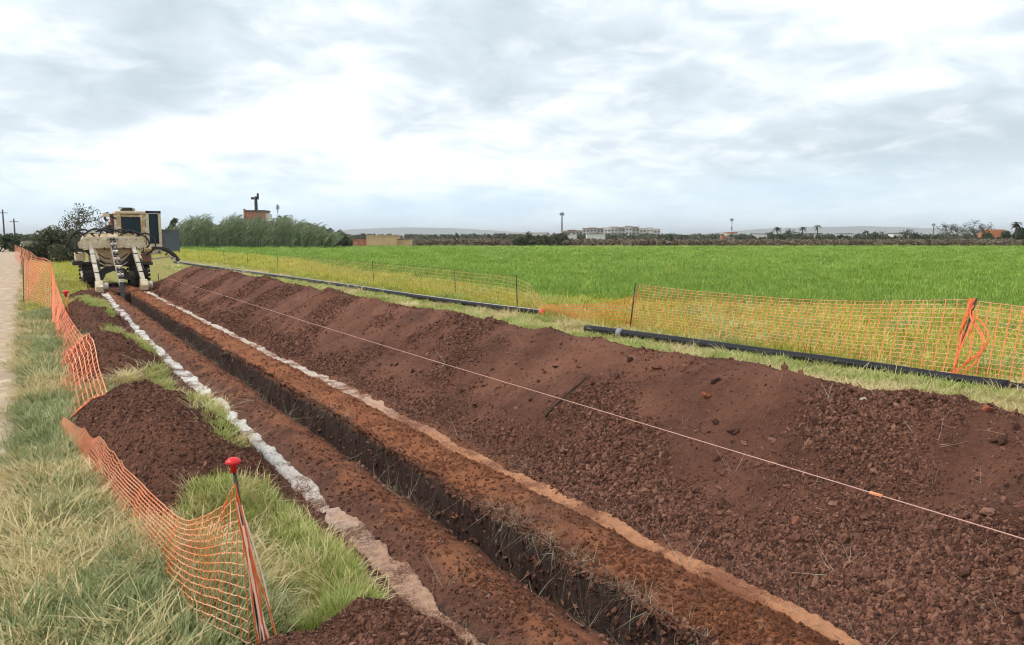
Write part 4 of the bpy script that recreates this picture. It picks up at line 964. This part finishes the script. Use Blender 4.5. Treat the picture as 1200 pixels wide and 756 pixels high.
def limbs(h, spread, n, r0, seed, lvl=2, start=.35):
    r = random.Random(seed); mb = MB(); tips = []
    top = Vector((r.uniform(-.1, .1)*h, r.uniform(-.1, .1)*h, h*.75)); base = Vector((0, 0, -.1))
    tr = [base.lerp(top, t) + Vector((math.sin(t*5)*.03*h, math.cos(t*4)*.03*h - .03*h, 0))*t for t in np.linspace(0, 1, 6)]
    mb.tube(tr, [r0*(1-.16*i) for i in range(6)], 8)
    def grow(p, d, ln, rr, l):
        q = [p]; dd = d.copy()
        for _ in range(4): dd = (dd + Vector((r.gauss(0, .22), r.gauss(0, .22), r.gauss(.08, .15)))).normalized(); q.append(q[-1] + dd*ln/4)
        mb.tube(q, [rr, rr*.8, rr*.6, rr*.45, rr*.25], 5); tips.append(q[-1]); tips.append(q[2])
        if l > 0:
            for _ in range(3): grow(q[r.randint(1, 3)], (dd + Vector((r.gauss(0, .7), r.gauss(0, .7), r.gauss(.2, .4)))).normalized(), ln*.62, rr*.5, l-1)
    for i in range(n):
        a = 2*math.pi*i/n + r.uniform(-.4, .4); t = r.uniform(start, 1); p = base.lerp(top, t)
        grow(p, Vector((math.cos(a)*.8, math.sin(a)*.8, .55)).normalized(), spread*r.uniform(.7, 1.1), r0*.45, lvl)
    return mb, tips
def tree(name, label, loc, h, spread, leaves, size, fm, seed, cat='tree', group=None, flat=.8, r0=None, clump=.3, start=.35, lvl=1):
    root = tag(empty(name, (loc[0], loc[1], 0)), label, cat, group); mb, tips = limbs(h, spread, 7, r0 or h*.03, seed, lvl, start)
    mb.build('trunk', M['bark'], root, True); r = random.Random(seed)
    V, F, T = leaf_cloud([tuple(t) for t in tips], [spread*clump*r.uniform(.6, 1.2) for _ in tips], leaves, size, flat, seed=seed)
    cloud_obj('crown', V, F, T, M[fm], root); return root
def bush(name, label, loc, w, h, leaves, size, fm, seed, cat='bush', group=None, depth=None):
    root = tag(empty(name, (loc[0], loc[1], 0)), label, cat, group); r = random.Random(seed); cs = []; rs = []
    for _ in range(26):
        x = r.uniform(-1, 1); top = h*(1-.55*abs(x)**1.6)*r.uniform(.45, 1.0)
        cs.append((x*w/2*math.cos(rad(31)) , -x*w/2*math.sin(rad(31)) + r.uniform(-1, 1)*(depth or w*.3), max(.2*h, top-.18*h))); rs.append(h*.2*r.uniform(.7, 1.3))
    mb = MB()
    for c in cs[:12]: mb.tube([(c[0]*.4, c[1]*.4, -.1), (c[0]*.7, c[1]*.7, c[2]*.5), c], [.05*h/3, .035*h/3, .012], 5)
    mb.build('stems', M['bark'], root, True)
    V, F, T = leaf_cloud(cs, rs, leaves, size, .9, seed=seed); cloud_obj('crown', V, F, T, M[fm], root); return root
def palm(label, loc, h, fr, seed, group='palms on the skyline'):
    root = tag(empty('palm_tree', (loc[0], loc[1], 0)), label, 'palm tree', group); MB().tube([(0, 0, 0), (.1, 0, h*.5), (0, .1, h)], [.28, .22, .20], 8).build('trunk', M['bark'], root, True)
    r = random.Random(seed)
    mb = MB()
    for k in range(18):
        a = 2.4*k; el = r.uniform(-.3, 1.2); P = []
        for t in np.linspace(0, 1, 6): P.append((math.cos(a)*fr*t*math.cos(el*.6), math.sin(a)*fr*t*math.cos(el*.6), h + fr*(math.sin(el)*t - .75*t*t)))
        ribbon(mb, np.array(P), np.array([.15, .5, .6, .5, .35, .08]), .02, np.tile([0, 0, 1.0], (6, 1)))
    mb.build('crown', M['f_dark'], root)
# left of the machine
tree('branching_tree', 'thin crowned grey-green tree behind the trencher on the left', (3.6, 92), 4.7, 1.9, 1700, .11, 'f_olive', 5, r0=.20, lvl=2, clump=.35, start=.3)
tree('bare_tree', 'smaller leafless tree between the trencher and the thin crowned tree', (7.0, 98), 3.9, 1.4, 700, .10, 'f_bare', 8, r0=.14, lvl=2, clump=.35)
bush('shrub', 'large dark shrub beside the end of the orange net', (.9, 68), 3.5, 3.0, 7000, .12, 'f_olive', 3)
bush('shrub', 'dark low shrubs at the left edge beyond the dirt path', (-5.2, 125), 7, 3.8, 5000, .20, 'f_dark', 4)
bush('shrub', 'darker shrub behind the thin crowned tree', (6.5, 108), 7, 3.0, 4000, .2, 'f_dark', 14)
for i, (x, y, h, lb) in enumerate([(-4.2, 142, 6.2, 'tall thin utility pole at the left edge'), (-3.0, 150, 5.0, 'shorter utility pole at the left edge')]):
    r_ = tag(empty('utility_pole', (x, y, 0)), lb, 'pole'); MB().cyl((0, 0, 0), (0, 0, h), .13, 8, .09).build('shaft', M['bark'], r_); MB().box((0, 0, h-.5), (1.2, .1, .1)).build('crossarm', M['bark'], r_)
# dark shed right of the machine
M['shed'] = mat('blue_grey_sheet', (.085, .10, .13), (.06, .07, .09), 3, .7); M['tan'] = mat('tan_render', (.60, .42, .24), (.50, .34, .19), .8, .9); M['brick'] = mat('red_brick', (.46, .20, .13), (.36, .15, .10), 1.4, .9, c3=(.54, .27, .18))
M['roof_d'] = mat('dark_roof', (.14, .11, .10), (.09, .075, .07), 2, .9); M['pale_wall'] = mat('pale_wall', (.62, .55, .47), (.52, .45, .38), .05, .9); M['white_wall'] = mat('white_wall', (.75, .73, .69), (.62, .60, .57), .2, .9)
M['win'] = mat('dark_window', (.05, .055, .065), (.08, .08, .09), 1, .25); M['tile'] = mat('orange_tile', (.60, .22, .10), (.46, .16, .08), 1, .85); M['grey_met'] = mat('grey_metal', (.22, .23, .25), (.15, .16, .17), 3, .5, metal=.4)
VY = -rad(31.6)
def house(name, label, loc, parts, cat='building', group=None):
    root = tag(empty(name, (loc[0], loc[1], 0), VY), label, cat, group)
    for p in parts:
        nm, m, c, d = p[:4]; o = MB().box((c[0], c[1], c[2]+d[2]/2), d).build(nm, M[m], root)
    return root
house('shed', 'dark blue-grey metal shed right behind the trencher cab', (13.7, 104), [('wall', 'shed', (0, 0, 0), (1.9, 3, 2.8)), ('roof', 'roof_d', (0, 0, 2.8), (2.1, 3.3, .15)), ('door', 'roof_d', (-.2, -1.52, 0), (1.0, .05, 2.4))], 'shed')
tree('araucaria_tree', 'thin tiered conifer on the skyline beside the trencher cab', (18.0, 165), 8.2, 1.1, 1500, .16, 'f_pine', 21, flat=.35, clump=.5, start=.3); tree('cypress', 'small dark conifer at the left end of the cane thicket', (22.5, 166), 6.4, .9, 1500, .22, 'f_dark', 22, clump=.6, start=.2)
# cane thicket
def canes():
    r = np.random.default_rng(77); n = 3600; V = []; F = []; T = []
    a = r.uniform(-.445, -.232, n); D = r.uniform(138, 147, n)
    edge = np.minimum((a+.445)/.03, (-.225-a)/.05).clip(0, 1)
    H = (3.1 + 2.3*r.random(n)**2.2 + 1.8*fbm(a*75, a*0+4, 3))*(.55+.45*edge**.5)*np.where(a > -.30, 1 - (a+.30)*4.5, 1)
    x = D*(FWD.x + a*RGT.x); y = D*(FWD.y + a*RGT.y)
    wind = .5 + .5*r.random(n)
    for i in range(n):
        h = H[i]; lx, ly = RGT.x*wind[i]*.9 + r.normal()*.4, RGT.y*wind[i]*.9 + r.normal()*.4
        P = [(x[i] + lx*t*t, y[i] + ly*t*t, h*t*(1-.08*t)) for t in (0, .35, .7, 1)]; b = len(V); w = .05
        for (px, py, pz), ww in zip(P, (1, 1, .8, .3)): V += [(px - RGT.x*w*ww, py - RGT.y*w*ww, pz), (px + RGT.x*w*ww, py + RGT.y*w*ww, pz)]
        F += [(b+2*k, b+2*k+1, b+2*k+3, b+2*k+2) for k in range(3)]; tint = r.random(); T += [tint*.5]*8
        for k in range(9):
            t = .25 + .75*r.random(); px, py, pz = x[i] + lx*t*t, y[i] + ly*t*t, h*t; an = r.uniform(0, 6.28); ll = r.uniform(.4, .8); b = len(V)
            dx, dy = math.cos(an)*ll + lx*.4, math.sin(an)*ll + ly*.4; wz = .06
            V += [(px, py, pz-wz), (px, py, pz+wz), (px+dx*.6, py+dy*.6, pz+.6*ll+wz), (px+dx*.6, py+dy*.6, pz+.6*ll-wz), (px+dx, py+dy, pz+.75*ll)]
            F += [(b, b+3, b+2, b+1), (b+3, b+4, b+2)]; T += [min(1, tint*.6 + .4*r.random())]*5
    tag(cloud_obj('cane_thicket', np.array(V), F, np.array(T), M['f_cane']), 'grey-green giant cane thicket at the far left end of the field', 'canes', kind='stuff')
canes()
for i, (a, D, w, h, lb) in enumerate([(-.262, 146, 4.5, 5.2, 'dark round tree at the right end of the cane thicket'), (-.243, 149, 4.0, 4.4, 'second dark tree right of the cane thicket'), (-.30, 150, 7.0, 6.4, 'dark tree behind the cane thicket under the small mast'), (-.222, 152, 3.6, 3.4, 'lowest dark shrub at the end of the cane thicket row')]):
    bush('dark_tree', lb, (D*(FWD.x+a*RGT.x), D*(FWD.y+a*RGT.y)), w, h, 3500, .24, 'f_dark' if i != 3 else 'f_olive', 40+i, 'tree', 'dark trees at the thicket end')
def at(a, D): return (D*(FWD.x + a*RGT.x), D*(FWD.y + a*RGT.y))
# brick water tower with a mast
bt = house('brick_tower', 'square red brick tower with a dark mast rising behind the canes', at(-.3285, 165), [('wall', 'brick', (0, 0, 0), (4.0, 4.0, 7.3)), ('parapet', 'roof_d', (0, 0, 7.3), (4.3, 4.3, .35)), ('corner_pier', 'brick', (-2.02, -2.02, 0), (.35, .35, 7.9)), ('side_wall', 'white_wall', (2.25, .5, 0), (.5, 3, 7.0)), ('window', 'win', (1.2, -2.02, 5.3), (.7, .08, 1.0))], 'tower')
MB().cyl((-.2, 0, 7.6), (-.2, 0, 10.6), .34, 10, .30).build('mast', M['mach_dark'], bt); MB().box((-.9, 0, 10.2), (.5, .4, .5)).build('antenna', M['mach_dark'], bt); MB().box((.25, 0, 10.6), (.35, .35, 1.3)).build('antenna', M['mach_dark'], bt); MB().box((-.4, 0, 10.2), (1.3, .12, .12)).build('antenna_arm', M['mach_dark'], bt)
def mast(label, loc, h, r, rings=0):
    root = tag(empty('radio_mast', (loc[0], loc[1], 0)), label, 'mast', 'masts on the skyline'); n = 5
    for k in range(n): MB().cyl((0, 0, h*k/n), (0, 0, h*(k+1)/n), r*(1-.1*k), 8).build('section', M['white_wall' if k % 2 and rings else 'grey_met'], root)
    for k in range(3): MB().box((r*1.6*math.cos(k*2.1), r*1.6*math.sin(k*2.1), h-.08*h), (r*1.1, r*1.1, h*.09)).build('antenna', M['grey_met'], root)
mast('small banded mast right of the brick tower', at(-.302, 170), 9.2, .16, 1); mast('tall grey mast left of the long pale building', at(.0645, 900), 31, 1.2); mast('banded mast near the middle of the right skyline', at(.284, 900), 24, 1.0, 1); mast('short dark chimney pole on the right skyline', at(.545, 420), 9.5, .45); mast('thin distant pole left of the bare grove', at(.359, 420), 6.2, .3)
# tan farm building
tb = house('farm_building', 'low tan rendered farm building at the end of the field', at(-.166, 172), [('wall', 'tan', (0, 0, 0), (6.6, 6, 2.25)), ('roof', 'tan', (0, 0, 2.25), (6.8, 6.2, .14)), ('wall', 'brick', (-6.0, 1.2, 0), (5.4, 5, 1.6)), ('roof', 'roof_d', (-6.0, 1.2, 1.6), (5.6, 5.2, .3)), ('wall', 'tan', (4.6, .8, 0), (2.6, 5, 1.5)), ('roof', 'roof_d', (4.6, .8, 1.5), (2.7, 5.2, .12))])
# long pale complex far away
cx = house('long_building', 'long pale stepped building complex on the far skyline', at(.125, 900), [])
r2 = random.Random(5)
for k in range(14):
    x = -52 + k*8.1; h = [9, 10, 9.5, 12, 12.5, 12, 13, 13.5, 13, 14.5, 13.5, 12, 12.5, 11][k]
    w_ = MB().box((x, r2.uniform(-3, 3), h/2), (8.0, 26, h)).build('wall', M['pale_wall' if k % 3 else 'white_wall'], cx)
    MB().box((x, 0, h+.25), (8.3, 27, .5)).build('roof', M['tile' if k % 3 == 1 else 'pale_wall'], w_)
    for j in range(2):
        for q in range(2): MB().box((x-1.9+q*3.8, -16.2 if False else -13.0-3.05, h*.45+j*h*.3), (2.2, .3, 1.5)).build('window', M['win'], w_)
for i, (a, D, w, h, lb) in enumerate([(.073, 300, 6, 2.9, 'small white shed below the long pale building'), (.108, 300, 7, 2.9, 'second small white shed below the long pale building'), (.03, 310, 10, 3.6, 'low white wall beside the olive trees')]):
    house('white_shed', lb, at(a, D), [('wall', 'white_wall', (0, 0, 0), (w, 5, h)), ('roof', 'pale_wall', (0, 0, h), (w+.3, 5.3, .25))], 'shed')
house('house', 'small pale house beside the banded mast', at(.283, 380), [('wall', 'pale_wall', (0, 0, 0), (5, 5, 4.0)), ('roof', 'tile', (0, 0, 4.0), (5.4, 5.4, .5)), ('wall', 'brick', (-3.6, 0, 0), (2.5, 4, 2.8))], 'house')
house('house', 'orange roofed house at the right beside the dark grove', at(.622, 236), [('wall', 'tile', (0, 0, 0), (6.0, 5, 3.3)), ('roof', 'tile', (0, 0, 3.3), (4.0, 5.2, 1.0)), ('window', 'win', (-1.5, -2.52, 1.2), (1.0, .06, 1.2))], 'house')
for i, (a, D) in enumerate([(.39, 380), (.43, 400), (.50, 350), (.32, 420)]):
    house('white_house', ['white house among the trees left of the centre of the right skyline', 'low white house half hidden in the right tree line', 'white house near the dark chimney pole', 'small white house near the left end of the right tree line'][i], at(a, D), [('wall', 'white_wall', (0, 0, 0), (7, 5, 3.6)), ('roof', 'roof_d', (0, 0, 3.6), (7.3, 5.3, .3))], 'house', 'white houses in the tree line')
# olive trees in front of the pale complex, lone round tree, right grove
for i in range(6):
    bush('olive_tree', ['leftmost', 'second', 'third', 'fourth', 'fifth', 'rightmost'][i] + ' olive tree of the clump in front of the long pale building', at(.012 + i*.0108, 176 + (i % 3)*3), 2.6, 2.9 + .5*(i % 2), 1600, .20, 'f_olive' if i % 2 else 'f_dark', 60+i, 'tree', 'olive trees at the field end')
bush('round_tree', 'single round dark tree at the field end right of centre', at(.204, 190), 2.2, 2.6, 1800, .18, 'f_dark', 70, 'tree')
for i in range(5):
    tree('bare_tree', ['leftmost', 'second', 'third', 'fourth', 'rightmost'][i] + ' leafless tree of the grove near the orange roofed house', at(.562 + i*.0125, 226 + (i % 2)*5), 5.6 + .7*((i*3) % 2), 2.6, 600, .15, 'f_dark', 80+i, group='leafless grove on the right', lvl=1, clump=.28, r0=.2)
bush('grove', 'dark green grove at the right edge behind the palm', at(.655, 215), 14, 5.3, 9000, .28, 'f_pine', 90, 'grove', depth=4)
palm('palm standing before the dark grove at the right edge', at(.652, 196), 5.4, 1.6, 1)
for i, (a, D, h, lb) in enumerate([(.343, 300, 5.4, 'palm on the skyline above the crop left of the white houses'), (.376, 330, 5.8, 'palm standing among the pines of the right skyline'), (.395, 330, 6.6, 'taller palm right of the pine clump'), (.457, 330, 4.4, 'short palm in the middle of the right tree line')]):
    palm(lb, at(a, D), h, 1.9, 10+i)
r3 = random.Random(9)
ORD = 'first second third fourth fifth sixth seventh eighth ninth tenth eleventh twelfth thirteenth fourteenth fifteenth sixteenth seventeenth eighteenth nineteenth twentieth twenty-first twenty-second twenty-third twenty-fourth'.split()
names = 'olive bushy|dark rounded|small spreading|low dense|loose crowned|broad dark|slender|short rounded|dusty green|dark leaning'.split('|')
k = 0
for a in np.arange(.285, .56, .0125):
    D = 270 + r3.uniform(-20, 60); h = r3.uniform(2.8, 6.4)
    bush('skyline_tree', '%s tree, %s from the banded mast in the right tree line' % (names[k % 10], ORD[k]), at(a, D), r3.uniform(3, 5.5), h, 700, .30, 'f_dark' if k % 2 else 'f_olive', 200+k, 'tree', 'trees of the right tree line'); k += 1
# belts of low scrub / vines that close the field
def belt(name, label, a0, a1, D0, D1, h, n, m, seed, size=.35):
    r = np.random.default_rng(seed); a = r.uniform(a0, a1, n); D = r.uniform(D0, D1, n); cs = np.stack([D*(FWD.x+a*RGT.x), D*(FWD.y+a*RGT.y), h*(.25+.5*r.random(n))], 1)
    V, F, T = leaf_cloud(cs, [h*.35]*n, n*26, size, .9, seed=seed); tag(cloud_obj(name, V, F, T, M[m]), label, 'scrub', kind='stuff')
belt('vine_rows', 'brown belt of bare vines and scrub closing the field on the right', .16, .70, 178, 205, 1.45, 1500, 'f_brown', 301)
belt('scrub_belt', 'low brown and olive scrub along the far edge of the field', -.20, .20, 178, 215, 1.6, 1000, 'f_brown', 302)
belt('far_trees', 'far dark tree belt along the horizon', -.25, .70, 420, 620, 4.0, 1500, 'f_olive', 303, .9)
belt('far_trees', 'far dark tree belt along the left horizon', -.70, -.25, 260, 420, 3.4, 700, 'f_olive', 304, .7)
# hills
def hills(name, a0, a1, D, prof, m):
    n = 120; A = np.linspace(a0, a1, n); H = np.interp(np.linspace(0, 1, n), [p[0] for p in prof], [p[1] for p in prof]) + 6*fbm(A*60, A*0, 3)*D/9000
    rows = []
    for dd, hh in ((-.10, 0), (-.06, .35), (-.03, .75), (0, 1), (.06, .6), (.14, 0)):
        d = D*(1+dd); rows.append(np.stack([d*(FWD.x+A*RGT.x), d*(FWD.y+A*RGT.y), np.maximum(H, 0)*hh - (3 if hh == 0 else 0)], 1))
    tag(mesh_obj(name, np.array(rows).reshape(-1, 3), grid_faces(6, n), m, smooth=True), kind='structure')
M['hill'] = mat('hill_scrub', (.09, .11, .06), (.13, .12, .08), .004, .95)
hills('hills', .20, .72, 9000, [(0, 10), (.12, 50), (.22, 95), (.35, 118), (.5, 128), (.65, 105), (.8, 85), (1, 60)], M['hill'])
hills('hills', -.27, .07, 9600, [(0, 40), (.2, 105), (.4, 125), (.6, 110), (.8, 70), (1, 20)], M['hill'])

# ------------------------------------------------------------------ haze
def haze():
    m = bpy.data.materials.new('haze_air'); m.use_nodes = True; w = NT(m.node_tree)
    pv = w.n('ShaderNodeVolumePrincipled'); pv.inputs['Color'].default_value = (.93, .96, 1.0, 1); pv.inputs['Density'].default_value = HAZE; pv.inputs['Anisotropy'].default_value = .2
    o = w.n('ShaderNodeOutputMaterial'); w.t.links.new(pv.outputs[0], o.inputs['Volume'])
    h = MB().box((7000, 11500, 74), (34400, 26000, 152)).build('haze', m); tag(h, 'pale even haze filling the air', 'haze', kind='stuff')
HAZE = 1.3e-4
haze()
